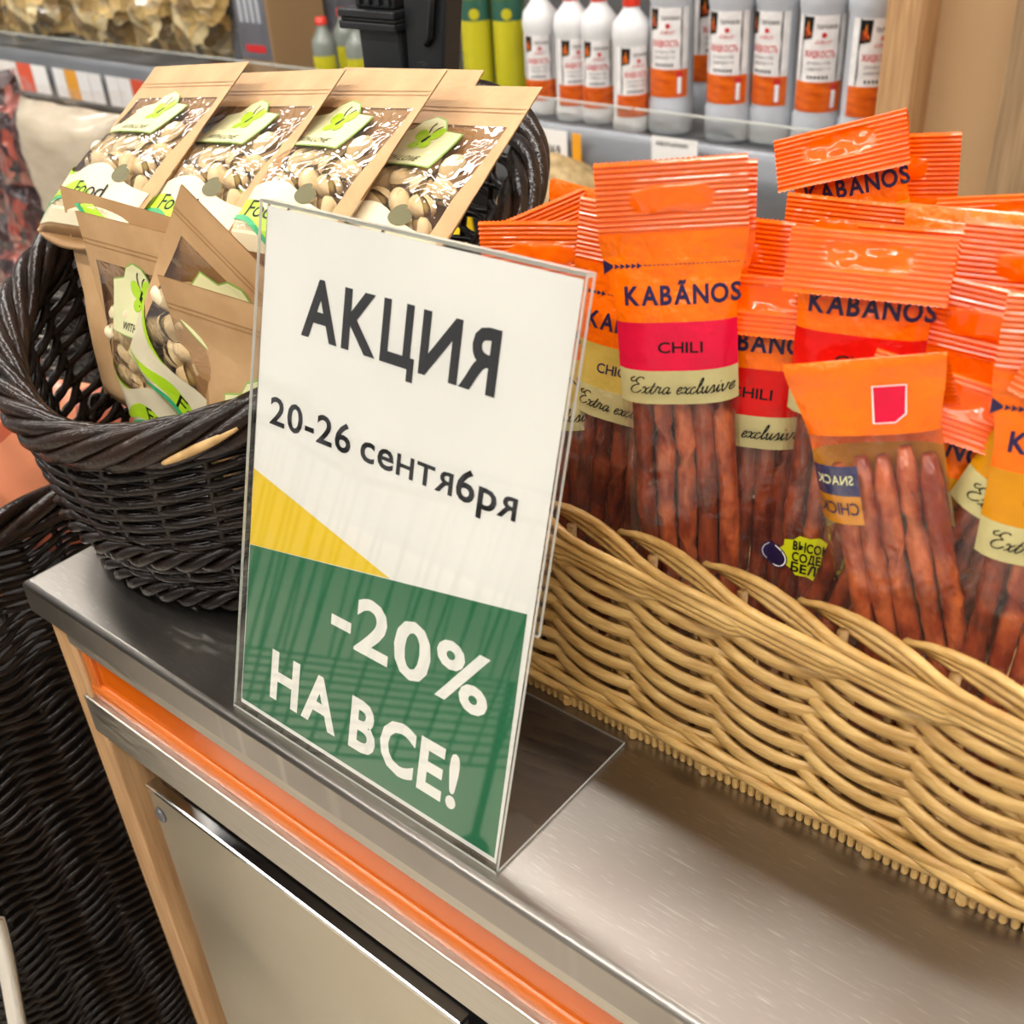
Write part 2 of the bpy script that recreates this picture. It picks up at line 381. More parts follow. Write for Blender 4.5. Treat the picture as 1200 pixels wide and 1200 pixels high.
def ring2d(cx, cy, rx, ry, t, n=24, a0=0, a1=2*PI):
    lo = [(cx + (rx-t)*math.cos(a0+(a1-a0)*i/n), cy + (ry-t)*math.sin(a0+(a1-a0)*i/n)) for i in range(n+1)]
    up = [(cx + rx*math.cos(a0+(a1-a0)*i/n), cy + ry*math.sin(a0+(a1-a0)*i/n)) for i in range(n+1)]
    return strip2d(up, lo)
def stroke2d(pts, t):
    """a pen line of width t through pts"""
    lo = []; up = []
    for i, p in enumerate(pts):
        a = pts[max(i-1, 0)]; b = pts[min(i+1, len(pts)-1)]; dx, dy = b[0]-a[0], b[1]-a[1]; l = math.hypot(dx, dy) or 1
        tt = t*(0.55 + 0.45*abs(dy)/l)
        lo.append((p[0]+dy/l*tt/2, p[1]-dx/l*tt/2)); up.append((p[0]-dy/l*tt/2, p[1]+dx/l*tt/2))
    return strip2d(lo, up)
def crv(pts, n=5):
    """Catmull-Rom through pts"""
    out = []
    for i in range(len(pts)-1):
        p0 = pts[max(i-1, 0)]; p1 = pts[i]; p2 = pts[i+1]; p3 = pts[min(i+2, len(pts)-1)]
        for k in range(n):
            t = k/n
            out.append(tuple(0.5*((2*p1[d]) + (-p0[d]+p2[d])*t + (2*p0[d]-5*p1[d]+4*p2[d]-p3[d])*t*t + (-p0[d]+3*p1[d]-3*p2[d]+p3[d])*t**3) for d in range(len(p1))))
    out.append(tuple(pts[-1])); return out
SCRIPT = {  # a plain copperplate hand, x-height 1
 'E': ([[(1.5,2.1),(1.1,2.35),(.6,2.1),(.55,1.6),(1.0,1.3),(.45,1.1),(.1,.55),(.4,.05),(1.0,.05),(1.5,.5)], [(.6,1.9),(.0,1.6),(-.25,2.0),(.2,2.3)]], 1.6),
 'x': ([[(0,.75),(.2,1),(.4,.8),(.5,.2),(.7,0),(.95,.25)], [(.95,.95),(.6,.75),(.3,.2),(0,.05)]], .95),
 't': ([[(.0,.3),(.35,1.0),(.5,1.6),(.25,.6),(.25,.1),(.45,0),(.75,.35)], [(.1,1.05),(.7,1.05)]], .75),
 'r': ([[(0,.3),(.25,1.1),(.35,.9),(.65,.95),(.55,.4),(.6,.05),(.95,.35)]], .95),
 'a': ([[(.8,.85),(.5,1),(.15,.6),(.15,.1),(.4,0),(.75,.5),(.85,.95),(.75,.3),(.85,0),(1.15,.35)]], 1.15),
 'e': ([[(0,.35),(.45,.55),(.6,.85),(.4,1),(.15,.65),(.15,.15),(.4,0),(.8,.35)]], .8),
 'c': ([[(.6,.8),(.4,1),(.1,.6),(.12,.12),(.38,0),(.75,.35)]], .75),
 'l': ([[(0,.3),(.45,1.3),(.55,2.0),(.4,2.1),(.25,1.4),(.2,.3),(.35,0),(.65,.35)]], .65),
 'u': ([[(0,.6),(.15,1),(.15,.3),(.3,0),(.6,.4),(.7,1),(.65,.3),(.8,0),(1.05,.35)]], 1.05),
 's': ([[(0,.3),(.4,1.1),(.55,.5),(.5,.1),(.2,.0),(.6,.1),(.85,.35)]], .85),
 'i': ([[(0,.35),(.2,1),(.15,.3),(.3,0),(.55,.35)], [(.28,1.4),(.34,1.5)]], .55),
 'v': ([[(0,.7),(.15,1),(.2,.3),(.35,0),(.7,.5),(.75,1),(1.0,.85)]], 1.0)}
def script2d(s, xh, width, x0, y0, pen):
    tot = sum(SCRIPT[c][1] if c != ' ' else .7 for c in s); kx = width / tot; x = 0; vs = []; fs = []
    for c in s:
        if c == ' ': x += .7; continue
        for st in SCRIPT[c][0]:
            p = [((px + x + 0.3*py - tot/2)*kx + x0, py*xh + y0) for px, py in st]
            g = stroke2d(crv(p, 4), pen); b = len(vs); vs += g[0]; fs += [tuple(b+i for i in f) for f in g[1]]
        x += SCRIPT[c][1]
    return vs, fs
# ------------------------------------------------------------------ the shop
FZ = -0.9
def struct(o): o['kind'] = 'structure'; return o
struct(MB().box((-6, -5, FZ-0.1), (4, 3, FZ), 'floor_tile').build('floor', smooth=False))
struct(MB().box((-6, -5, 2.5), (4, 3, 2.6), 'ceiling_paint').build('ceiling', smooth=False))
struct(MB().box((-6, 1.78, FZ), (-0.17, 1.86, 2.5), 'back_panel').build('wall_back', smooth=False))
# beige wall section with oak boards at the end of the shelf run
struct(MB().box((-0.17, 1.36, FZ), (3.0, 1.86, 2.5), 'beige_wall').build('wall_right', smooth=False))
struct(MB().box((-0.178, 1.29, FZ), (-0.130, 1.36, 2.5), 'oak').build('trim_1', bevel=0.002))
struct(MB().box((-0.010, 1.29, FZ), (0.45, 1.36, 2.5), 'oak_panel').build('trim_2', bevel=0.002))
# ceiling lamps: long strips over the aisles
for i, (x, y, ln) in enumerate([(-1.5, -1.0, 2.4), (1.5, -1.0, 2.4), (-1.5, 0.85, 2.4), (1.5, 0.85, 2.4), (-1.5, -2.7, 2.4), (1.5, -2.7, 2.4), (-4.2, -1.0, 2.0), (-4.2, 0.85, 2.0)]):
    t = empty('ceiling_lamp', (x, y, 2.5))
    MB().box((-ln/2-0.03, -0.11, -0.06), (ln/2+0.03, 0.11, 0.0), 'ceiling_paint').build('housing', t, bevel=0.004)
    MB().box((-ln/2, -0.085, -0.075), (ln/2, 0.085, -0.061), 'lamp_glow').build('diffuser', t, smooth=False)
    tag(t, 'white ceiling strip lamp ' + ['over the front aisle, left of the sign', 'over the front aisle, right of the sign', 'above the bottle shelf, left end', 'above the bottle shelf, right end', 'of the far aisle, left one', 'of the far aisle, right one', 'over the front aisle, furthest left', 'above the wood chip bags, furthest left'][i], 'lamp', 'ceiling strip lamps')
# ---- shelving behind the counter
SZ = -0.03; SY0 = 1.30; SY1 = 1.78
t = empty('wall_shelf', (-1.6, SY1, SZ))
def loc(o, p): return (p[0]-o.location.x, p[1]-o.location.y, p[2]-o.location.z)
mb = MB(); mb.box(loc(t, (-4.0, SY0, SZ-0.02)), loc(t, (-0.18, SY1, SZ)), 'grey_rail'); mb.build('shelf_board', t, bevel=0.002)
# price rail: a curved extruded profile
prof = [(0.0, 0.012), (-0.012, 0.012), (-0.016, 0.0), (-0.030, -0.022), (-0.036, -0.045), (-0.036, -0.085), (-0.026, -0.098), (-0.010, -0.10), (0.0, -0.095)]
mb = MB(); mb.quadgrid([[loc(t, (x, SY0+a, SZ+b)) for a, b in prof] for x in (-4.0, -0.18)], 'grey_rail'); mb.build('price_rail', t, smooth=True)
# low clear guard along the shelf front, in sections
for i in range(7):
    x1 = -0.185 - i*0.42
    MB().box(loc(t, (x1-0.415, SY0+0.0115, SZ+0.045)), loc(t, (x1, SY0+0.0165, SZ+0.0475)), 'acrylic_edge').build('guard_edge', t, smooth=False)
    g = MB().box(loc(t, (x1-0.415, SY0+0.012, SZ)), loc(t, (x1, SY0+0.016, SZ+0.045)), 'acrylic').build('front_guard', t, smooth=False)
tag(t, 'grey metal shelf with price rail and clear front guard behind the baskets', 'shelf')
t = empty('lower_shelf', (-1.6, SY1, -0.50))
MB().box((0.1, -0.80, -0.02), (1.42, 0, 0), 'grey_rail').build('shelf_board', t, bevel=0.002)
MB().box((0.1, -0.82, -0.06), (1.42, -0.80, -0.001), 'grey_rail').build('price_rail', t, bevel=0.002)
tag(t, 'lower grey metal shelf holding the rolled kraft sack', 'shelf')
# price tags
def price_tag(px, py, w, h, label, lines, colour='price_white'):
    p = at(px, py, SY0 - 0.042); o = empty('price_tag', p)
    MB().box((-w/2, -0.0008, -h/2), (w/2, 0.0008, h/2), colour).build('card', o, smooth=False)
    ps = []
    for s, cap, x, y, wd in lines:
        link('lettering', letter_mesh('lettering', [(*text2d(s, cap, wd, 0.02, x0=x, y0=y), 'print_black')], lambda u, v: (u, -0.0012, v), 0), o)
    return tag(o, label, 'price tag', 'shelf price tags')
price_tag(641, 170, 0.088, 0.055, 'white price card reading 169 on the grey rail', [('УГОЛЬ', 0.006, -0.024, 0.017, 0.026), ('169', 0.016, 0.018, -0.014, 0.024)])
price_tag(790, 181, 0.085, 0.05, 'white price card half hidden behind the tallest orange pack', [('ЖИДКОСТЬ Д/РОЗЖИГА', 0.006, -0.004, 0.012, 0.06)])
p = at(676, 178, SY0-0.042); o = empty('arrow_tag', p)
mb = MB(); pr = [(-0.009, 0.03), (0.009, 0.03), (0.009, -0.016), (0.016, -0.016), (0, -0.032), (-0.016, -0.016), (-0.009, -0.016)]
mb.add([(x, -0.001, z) for x, z in pr] + [(x, 0.001, z) for x, z in pr], [tuple(range(7))[::-1], tuple(range(7, 14))] + [(i, (i+1) % 7, 7+(i+1) % 7, 7+i) for i in range(7)], 'price_orange'); mb.build('card', o, smooth=False)
tag(o, 'orange downward arrow tag beside the 169 price card', 'price tag')
LX = -2.35
for i, (x, w_, cols) in enumerate([(-2.52, 0.30, ('price_white', 'price_white', 'price_red', 'price_white')), (-2.23, 0.22, ('price_white', 'price_orange', 'price_white', 'price_white')), (-2.02, 0.16, ('price_white', 'price_white', 'price_red'))]):
    o = empty('price_strip', (x, SY0-0.045, SZ-0.045)); n = len(cols)
    for k, c in enumerate(cols):
        MB().box((-w_/2 + k*w_/n, -0.001, -0.035), (-w_/2 + (k+1)*w_/n - 0.004, 0.001, 0.035), c).build('card', o, smooth=False)
    tag(o, ['red and white price strip at the far left end of the rail', 'white price strip with one orange card under the wood chip bags', 'red and white price strip nearest the nut bags'][i], 'price tag', 'shelf price tags')
# ---- bottles
def bottle_proto(kind):
    """local origin at the base; front is -y"""
    if kind == 'large': R, H, ls = 0.0375, 0.285, 0.9
    else: R, H, ls = 0.0315, 0.245, 0.78
    body = 'bottle_grey' if kind == 'large' else 'bottle_white'
    t = empty('lighter_fluid_bottle')
    if kind == 'large':
        pr = [(0.002, 0), (R*0.93, 0), (R, 0.006), (R, 0.052), (R*0.94, 0.058), (R*0.94, 0.20), (R, 0.208), (R, 0.222), (R*0.8, 0.245), (R*0.42, 0.262), (R*0.36, 0.268), (R*0.36, 0.275)]
    else:
        pr = [(0.002, 0), (R*0.93, 0), (R, 0.005), (R, 0.022), (R*0.95, 0.026), (R*0.95, 0.152), (R, 0.158), (R*1.02, 0.17), (R*0.95, 0.188), (R*0.5, 0.206), (R*0.42, 0.212), (R*0.42, 0.218)]
        pr = [(a_, b_*0.92) for a_, b_ in pr]
    mb = MB(); mb.lathe(pr, body, 28); mb.build('body', t)
    zc = pr[-1][1]; c = MB(); c.lathe([(R*0.46, zc-0.004), (R*0.46, zc+0.018), (R*0.4, zc+0.021), (0.001, zc+0.021)], 'cap_red', 20); c.build('cap', t)
    # wrap-around label with its print
    r = pr[5][0] + 0.0006; z0, z1 = (0.062, 0.198) if kind == 'large' else (0.028, 0.138)
    zm = z0 + (z1-z0)*0.32
    def ss(u, v): a = u/r; return (math.sin(a)*(r+0.0004), -math.cos(a)*(r+0.0004), v)
    n = 28; a0, a1 = -1.15, 1.15
    def arc(z): return [(math.sin(a0+(a1-a0)*i/n)*r, -math.cos(a0+(a1-a0)*i/n)*r, z) for i in range(n+1)]
    lb_ = MB().quadgrid([arc(zm), arc(z1)], 'label_white').build('label', t)
    MB().quadgrid([arc(z0), arc(zm)], 'label_orange').build('label_stripe', t)
    hl = z1 - zm; ps = []
    ps.append((*text2d('ЖИДКОСТЬ', 0.0105*ls, 0.052*ls, 0.02, x0=0, y0=zm+hl*0.38), 'label_red'))
    ps.append((*text2d('ПАРАФИН', 0.007*ls, 0.034*ls, 0.02, x0=0.010*ls, y0=zm+hl*0.80), 'label_grey'))
    ps.append((*text2d('Grillhoff', 0.006*ls, 0.026*ls, 0.0, shear=0.3, x0=0.004*ls, y0=zm+hl*0.58), 'label_red'))
    ps.append((*disc2d(0.006*ls, zm+hl*0.71, 0.0042*ls, 0.0042*ls), 'label_red'))
    for k in range(2): ps.append((*text2d(['ДЛЯ РОЗЖИГА УГЛЕЙ', 'И ДРЕВЕСНОГО УГЛЯ'][k].replace('З', '3').replace('Г', 'Г').replace('У', 'Y').replace('Й', 'И'), 0.0042*ls, 0.04*ls, 0.0, x0=0, y0=zm+hl*(0.27-0.09*k)), 'label_grey'))
    for k in range(6): ps.append((*poly2d(rc((-0.018+k*0.0062)*ls, zm+hl*0.05, (-0.0145+k*0.0062)*ls, zm+hl*0.10)), 'print_black'))
    # torn dark border and flame picture
    for sgn in (-1, 1):
        lo = []; up = []
        for k in range(9):
            z = zm + hl*k/8; w0 = 0.0012 + 0.0018*abs(math.sin(k*2.3))
            lo.append((sgn*0.033*ls, z)); up.append((sgn*(0.033*ls - w0), z))
        ps.append((*strip2d(lo, up), 'print_black'))
    ps.append((*poly2d([(-0.032*ls, zm+hl*0.62), (-0.014*ls, zm+hl*0.66), (-0.012*ls, zm+hl*0.98), (-0.032*ls, zm+hl*0.98)]), 'print_black'))
    ps.append((*poly2d([(-0.029*ls, zm+hl*0.68), (-0.017*ls, zm+hl*0.68), (-0.0175*ls, zm+hl*0.78), (-0.0195*ls, zm+hl*0.74), (-0.022*ls, zm+hl*0.93), (-0.0255*ls, zm+hl*0.78), (-0.028*ls, zm+hl*0.84)]), 'flame'))
    if kind == 'large':
        ps.append((*poly2d(rc(0.021, z0+0.004, 0.031, zm-0.003)), 'label_red')); ps.append((*poly2d(rc(0.0225, z0+0.006, 0.0295, zm-0.012)), 'print_white'))
        for k in range(5): ps.append((*poly2d(rc(0.0232, z0+0.008+k*0.0042, 0.0288, z0+0.0100+k*0.0042)), 'print_black'))
    link('lettering', letter_mesh('lettering', ps, ss, 0.006), lb_)
    return t
BL = bottle_proto('large'); BS = bottle_proto('small')
first = {id(BL): True, id(BS): True}
def place_bottle(pr, px, y, rot, label):
    p = at(px, 100, y); o = pr if first[id(pr)] else copy_tree(pr); first[id(pr)] = False
    o.location = (p.x, y, SZ); o.rotation_euler = (0, 0, math.radians(rot))
    return tag(o, label, 'bottle', 'lighter fluid bottles on the shelf')
fr = 33
for px, y, r, lb in [(636, 1.385, fr-8, 'small white lighter fluid bottle nearest the green oil bottles'), (672, 1.375, fr+14, 'small white bottle second from the green oil bottles, flame picture showing'),
                     (703, 1.380, fr-6, 'small white bottle third from the green oil bottles'), (740, 1.352, fr+16, 'small white bottle standing furthest forward, flame picture at its left')]:
    place_bottle(BS, px, y, r, lb)
for px, y, r, lb in [(787, 1.375, fr-22, 'large grey lighter fluid bottle right after the four small ones'), (826, 1.50, fr+24, 'large grey bottle set back in the shadow between two others'),
                     (855, 1.375, fr-24, 'large grey bottle in front of the set-back one, barcode showing'), (908, 1.395, fr-42, 'large grey bottle turned furthest away, label edge facing left'),
                     (960, 1.385, fr-14, 'large grey bottle second from the oak post'), (1016, 1.385, fr+8, 'large grey bottle touching the oak post, flame picture showing')]:
    place_bottle(BL, px, y, r, lb)
def oil_bottle(px, y, h, r, label, sx=1.0, small=False):
    p = at(px, 60, y); t = empty('oil_bottle', (p.x, y, SZ)); t.rotation_euler = (0, 0, 0.6)
    MB().lathe([(0.002, 0), (r*0.95, 0), (r, 0.006), (r, h*0.62), (r*0.92, h*0.72), (r*0.45, h*0.86), (r*0.4, h*0.95)], 'oil' if not small else 'bottle_clear', 24, sx, 1).build('body', t)
    MB().lathe([(r*0.46, h*0.93), (r*0.46, h*1.03), (0.001, h*1.03)], 'cap_red' if small else 'label_yellow', 18).build('cap', t)
    rr = r+0.0006; n = 16
    def arc(z, a0, a1): return [(math.sin(a0+(a1-a0)*i/n)*rr*sx, -math.cos(a0+(a1-a0)*i/n)*rr, z) for i in range(n+1)]
    MB().quadgrid([arc(h*0.08, -1.1, 1.1), arc(h*0.5, -1.1, 1.1)], 'label_yellow').build('label', t)
    if not small:
        MB().quadgrid([arc(h*0.5, -1.1, 1.1), arc(h*0.62, -1.1, 1.1)], 'label_green').build('label_top', t)
        rr += 0.0006
        def ss(u, v): a = u/rr; return (math.sin(a)*rr*sx, -math.cos(a)*rr, v)
        link('emblem', letter_mesh('emblem', [(*disc2d(0, h*0.54, r*0.32, r*0.32), 'label_yellow')], ss, 0.006), t)
    return tag(t, label, 'bottle', 'oil bottles on the shelf')
for px, y, lb in [(522, 1.40, 'yellow-green oil bottle right beside the black clamp'), (561, 1.40, 'yellow-green oil bottle second from the black clamp'), (598, 1.42, 'dim yellow-green oil bottle beside the first small white bottle')]:
    oil_bottle(px, y, 0.30, 0.0305, lb)
for px, y, lb in [(381, 1.36, 'small clear bottle with red cap beside the dark carton'), (407, 1.46, 'small red-capped bottle set back behind its neighbours'), (420, 1.37, 'small clear red-capped bottle next to the black clamp')]:
    oil_bottle(px, y, 0.135, 0.026, lb, small=True)
# ---- cartons left of the bottles
for i, (px0, px1, y0, h, lb) in enumerate([(283, 320, 1.345, 0.30, 'grey printed carton with kraft base nearest the wood chip bags'), (330, 400, 1.52, 0.30, 'dark carton with kraft stripe behind the red-capped bottles')]):
    a = at(px0, 60, y0).x; b = at(px1, 60, y0).x; t = empty('carton', ((a+b)/2, y0, SZ)); W_ = (b-a)/2
    MB().box((-W_, 0, 0), (W_, 0.16, h), ['box_kraft', 'glass_box'][i]).build('body', t, bevel=0.003)
    MB().box((-W_+0.004, -0.0012, 0.045), (W_-0.004, 0, h-0.10), 'glass_box').build('print_panel', t, smooth=False)
    for k in range(4): link('glass_picture', letter_mesh('glass_picture', [(*poly2d(rc(-W_*0.7 + k*W_*0.36, 0.12, -W_*0.7 + k*W_*0.36 + W_*0.2, 0.17)), 'bottle_grey')], lambda u, v: (u, -0.0018, v), 0), t)
    link('red_stripe', letter_mesh('red_stripe', [(*poly2d(rc(-W_*0.6, 0.06, W_*0.6, 0.075)), 'label_red')], lambda u, v: (u, -0.0018, v), 0), t)
    tag(t, lb, 'carton', 'cartons on the shelf')
# ---- pillow bags (wood chips, dark red snacks, salmon coloured pack)
def pillow(name, w, h, d, m, seed, seal='clear_film', n=18):
    """soft filled bag standing on its lower seam; origin at the base"""
    t = empty(name); mb = MB(); rows = []
    for sgn in (-1, 1):
        rows = []
        for j in range(n+1):
            v = j/n; row = []
            for i in range(n+1):
                u = i/n; e = (max(0, 1-abs(2*u-1)**2.6)**0.6) * (max(0, 1-abs(2*v-1)**2.6)**0.6)
                nz = noise.noise(Vector((u*4+seed, v*4, sgn*3))) * 0.35 + noise.noise(Vector((u*9+seed, v*9, sgn*5))) * 0.18
                sh = 1 - 0.06*math.sin(PI*v)
                row.append(((u-0.5)*w*sh, sgn*d/2*e*(1+nz), v*h))
            rows.append(row)
        mb.quadgrid(rows if sgn > 0 else [r[::-1] for r in rows], m)
    mb.build('filled_body', t)
    s = MB(); s.quadgrid([[((i/24-0.5)*w, 0.0015*math.sin(i*1.7+seed), h-0.004 + k*0.012 + (0.0015*(i % 2) if k == 2 else 0)) for i in range(25)] for k in range(3)], seal)
    s.build('top_seam', t)
    return t
k = 0
for px, y, w_, h_, roll, zl, lb in [(-12, 1.40, 0.24, 0.20, 4, 0, 'wood chip bag at the far left end of the shelf'), (58, 1.40, 0.26, 0.17, -6, 0, 'low wood chip bag second from the left end of the shelf'),
                                (130, 1.40, 0.22, 0.20, 5, 0, 'wood chip bag in the middle of the front row, slightly tilted right'), (192, 1.40, 0.13, 0.16, -3, 0, 'short wood chip bag just above the leftmost nut bag'),
                                (240, 1.40, 0.17, 0.25, 5, 0, 'upright wood chip bag next to the grey carton'), (20, 1.58, 0.30, 0.32, -4, 0, 'tall wood chip bag in the back row, far left corner'),
                                (125, 1.58, 0.30, 0.30, 5, 0, 'tall wood chip bag in the middle of the back row'), (215, 1.58, 0.26, 0.33, -3, 0, 'tall wood chip bag in the back row nearest the carton')]:
    p = at(px, 60, y); t = pillow('wood_chip_bag', w_, h_, 0.11, 'chips_bag', 3.1*k); k += 1
    t.matrix_world = pose((p.x, y, SZ + 0.016), 12, 4, roll); tag(t, lb, 'bag', 'wood chip bags on the shelf')
# heap of dark red snack bags at the far left
places = [(-6, 130), (28, 172), (-2, 212), (34, 252), (2, 296), (30, 340), (-6, 385), (26, 430), (-10, 475), (20, 520)]
words = ['topmost', 'second from the top', 'third from the top', 'fourth from the top', 'fifth from the top', 'sixth from the top', 'seventh from the top', 'eighth from the top', 'ninth from the top', 'lowest']
for i, (px, py) in enumerate(places):
    y = 0.97 - 0.085*(i % 2); p = at(px, py, y); t = pillow('snack_bag', 0.21, 0.165, 0.065, 'meat_bag', 11.3*i + 2)
    t.matrix_world = pose((p.x, y, p.z-0.085), 8, 8, (i*37 % 16) - 8)
    tag(t, 'dark snack bag with orange and pink print, %s of its heap' % words[i], 'bag', 'dark red snack bags')
t = empty('display_stand', (-2.0, 1.08, FZ)); MB().box((-0.45, 0, 0), (0.35, 0.06, 0.72), 'dark_void').build('back_board', t, bevel=0.003)
MB().box((-0.45, -0.04, 0), (0.35, 0, 0.06), 'dark_void').build('base', t, bevel=0.003)
tag(t, 'dark display stand behind the heap of red snack bags', 'stand')
# linen coloured wrapped parcel
p0 = at(24, 112, 0.86); p1 = at(142, 112, 0.86); zb = at(80, 262, 0.86).z; wq = (p1-p0).length
t = empty('wrapped_parcel', ((p0.x+p1.x)/2, 0.86, zb)); H_ = p0.z - zb
mb = MB(); n = 14
for sgn in (-1, 1):
    rows = []
    for j in range(n+1):
        v = j/n; rows.append([((i/n-0.5)*wq*(0.72+0.28*v), sgn*0.07*(max(0, 1-abs(2*i/n-1)**4)**0.5)*(max(0.02, 1-abs(2*v-1)**5)**0.5) + 0.010*noise.noise(Vector((i*0.7, j*0.6, 3))), v*H_) for i in range(n+1)])
    mb.quadgrid(rows if sgn > 0 else [r[::-1] for r in rows], 'linen')
mb.build('wrapping', t)
mb = MB(); mb.quadgrid([[((i/n-0.5)*wq, -0.03*math.sin(PI*i/n)+0.01*math.sin(i), H_ + k*0.02) for i in range(n+1)] for k in range(3)], 'clear_film'); mb.build('loose_film', t)
tag(t, 'beige parcel wrapped in clear film left of the nut bags', 'parcel')
t2 = empty('parcel_trestle', (t.location.x+0.06, 0.80, FZ)); MB().box((-0.12, -0.06, 0), (0.12, 0.08, t.location.z - FZ), 'dark_void').build('body', t2, bevel=0.003)
tag(t2, 'dark support under the beige wrapped parcel', 'stand')
# kraft sack and yellow packet on the lower shelf
p = at(650, 220, 1.22); t = empty('kraft_sack', (p.x, 1.22, -0.50)); mb = MB(); rows = []
zt = at(650, 178, 1.22).z + 0.5
for j in range(17):
    v = j/16; r = 0.115*(0.9+0.25*math.sin(PI*min(v*1.1, 1)))*(math.sqrt(max(0.0, 1-((v-0.75)/0.25)**2)) if v > 0.75 else 1)
    rows.append([(r*(1+0.10*noise.noise(Vector((math.cos(a)*3, math.sin(a)*3, v*9))))*math.cos(a), 0.85*r*(1+0.14*noise.noise(Vector((math.cos(a)*4, math.sin(a)*4, v*5))))*math.sin(a), v*zt) for a in [2*PI*i/28 for i in range(28)]])
mb.quadgrid(rows, 'sack_kraft', True); mb.build('body', t); tag(t, 'crumpled kraft paper sack on the lower shelf behind the orange packs', 'sack')
MB().lathe([(0.118, zt*0.60), (0.122, zt*0.615), (0.118, zt*0.63)], 'kraft_dark', 28, 1, 0.85).build('tie', t)
p = at(592, 215, 1.19); t = empty('yellow_packet', (p.x-0.085, 1.16, -0.50)); hz = p.z + 0.5 + 0.03
mb = MB(); mb.add([(-0.05, -0.03, 0), (0.05, -0.03, 0), (0.05, 0.03, 0), (-0.05, 0.03, 0), (-0.012, -0.004, hz), (0.012, -0.004, hz), (0.012, 0.004, hz), (-0.012, 0.004, hz)], [(0,1,5,4),(1,2,6,5),(2,3,7,6),(3,0,4,7),(4,5,6,7),(3,2,1,0)], 'yellow_plastic'); mb.build('body', t, bevel=0.004)
MB().box((-0.013, -0.005, hz), (0.013, 0.005, hz+0.012), 'print_black').build('crimp', t, bevel=0.001)
tag(t, 'yellow packet between the dark basket and the kraft sack', 'packet')

# ------------------------------------------------------------------ counter
CX0, CX1, CY0, CY1 = -0.236, 1.25, -0.008, 0.62
t = empty('worktop', (CX0, CY0, 0))
nose = [(0.0, -0.027), (0.0, -0.004), (0.0012, -0.0012), (0.004, 0.0)]
def wt(x, y, z): return loc(t, (x, y, z))
rows = []
for ins, z in [(0, -0.027), (0, -0.0045), (0.0006, -0.0022), (0.0022, -0.0006), (0.0045, 0.0)]:
    rows.append([wt(CX0+ins, CY0+ins, z), wt(CX1-ins, CY0+ins, z), wt(CX1-ins, CY1-ins, z), wt(CX0+ins, CY1-ins, z)])
mb = MB(); mb.quadgrid(rows, 'steel_top', True); mb.add(rows[-1], [(0, 1, 2, 3)], 'steel_top'); mb.add(rows[0], [(3, 2, 1, 0)], 'steel_top')
mb.build('steel_sheet', t)
for p in t.children[0].data.polygons: p.use_smooth = len(p.vertices) == 4 and abs(p.normal.z) < 0.999 and abs(p.normal.z) > 0.01
tag(t, 'brushed stainless steel worktop with scratches and a rounded front edge', 'worktop')
t = empty('counter_cabinet', (-0.02, 0, FZ))
def cb(lo, hi, m, name, bev=0.001, parent=None): return MB().box(loc(t, lo), loc(t, hi), m).build(name, parent or t, bevel=bev)
cb((-0.231, 0.0, FZ), (-0.203, 0.05, -0.027), 'oak', 'leg', 0.0015)
cb((-0.231, CY1-0.06, FZ), (-0.203, CY1-0.01, -0.027), 'oak', 'leg', 0.0015)
cb((CX1-0.05, 0.0, FZ), (CX1-0.02, 0.05, -0.027), 'oak', 'leg', 0.0015)
cb((CX1-0.05, CY1-0.06, FZ), (CX1-0.02, CY1-0.01, -0.027), 'oak', 'leg', 0.0015)
cb((-0.203, -0.003, -0.046), (CX1-0.05, 0.0055, -0.027), 'steel_rail', 'top_rail', 0.0008)
cb((-0.203, 0.006, -0.125), (CX1-0.05, 0.010, -0.030), 'orange_plastic', 'orange_panel', 0.0005)
mb = MB(); rows = []
for x in (-0.203, CX1-0.05):
    rows.append([loc(t, (x, a, b)) for a, b in [(0.0040, -0.125), (0.0030, -0.102), (0.0018, -0.096), (0.0025, -0.090), (0.0045, -0.0872), (0.0060, -0.0870)]])
mb.quadgrid(rows, 'orange_trim'); mb.build('orange_moulding', t)
cb((-0.203, 0.0030, -0.1), (-0.192, 0.0060, -0.046), 'orange_trim', 'orange_stile', 0.0004)
cb((-0.2125, -0.0025, -0.139), (CX1-0.04, 0.0042, -0.102), 'steel_rail', 'cross_rail', 0.0012)
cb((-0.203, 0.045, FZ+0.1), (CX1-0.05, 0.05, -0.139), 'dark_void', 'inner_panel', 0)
d = cb((-0.190, 0.012, FZ+0.12), (0.153, 0.020, -0.2), 'steel_door', 'door', 0.0015)
cb((-0.190, 0.0112, -0.2015), (0.153, 0.0215, -0.196), 'chrome', 'top_edge', 0.0012, d)
n = 14; yb = 0.0112
MB().add([loc(t, (-0.180+0.0065*math.cos(2*PI*i/n), yb, -0.226+0.0075*math.sin(2*PI*i/n))) for i in range(n)] + [loc(t, (-0.180+0.0055*math.cos(2*PI*i/n), yb-0.0015, -0.226+0.0065*math.sin(2*PI*i/n))) for i in range(n)],
         [(i, (i+1) % n, n+(i+1) % n, n+i) for i in range(n)] + [tuple(range(n, 2*n))], 'grey_rail').build('screw_cover', d, smooth=False)
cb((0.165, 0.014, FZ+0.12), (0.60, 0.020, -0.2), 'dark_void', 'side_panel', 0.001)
tag(t, 'oak-legged counter cabinet with orange panel, steel rail and steel door', 'cabinet')
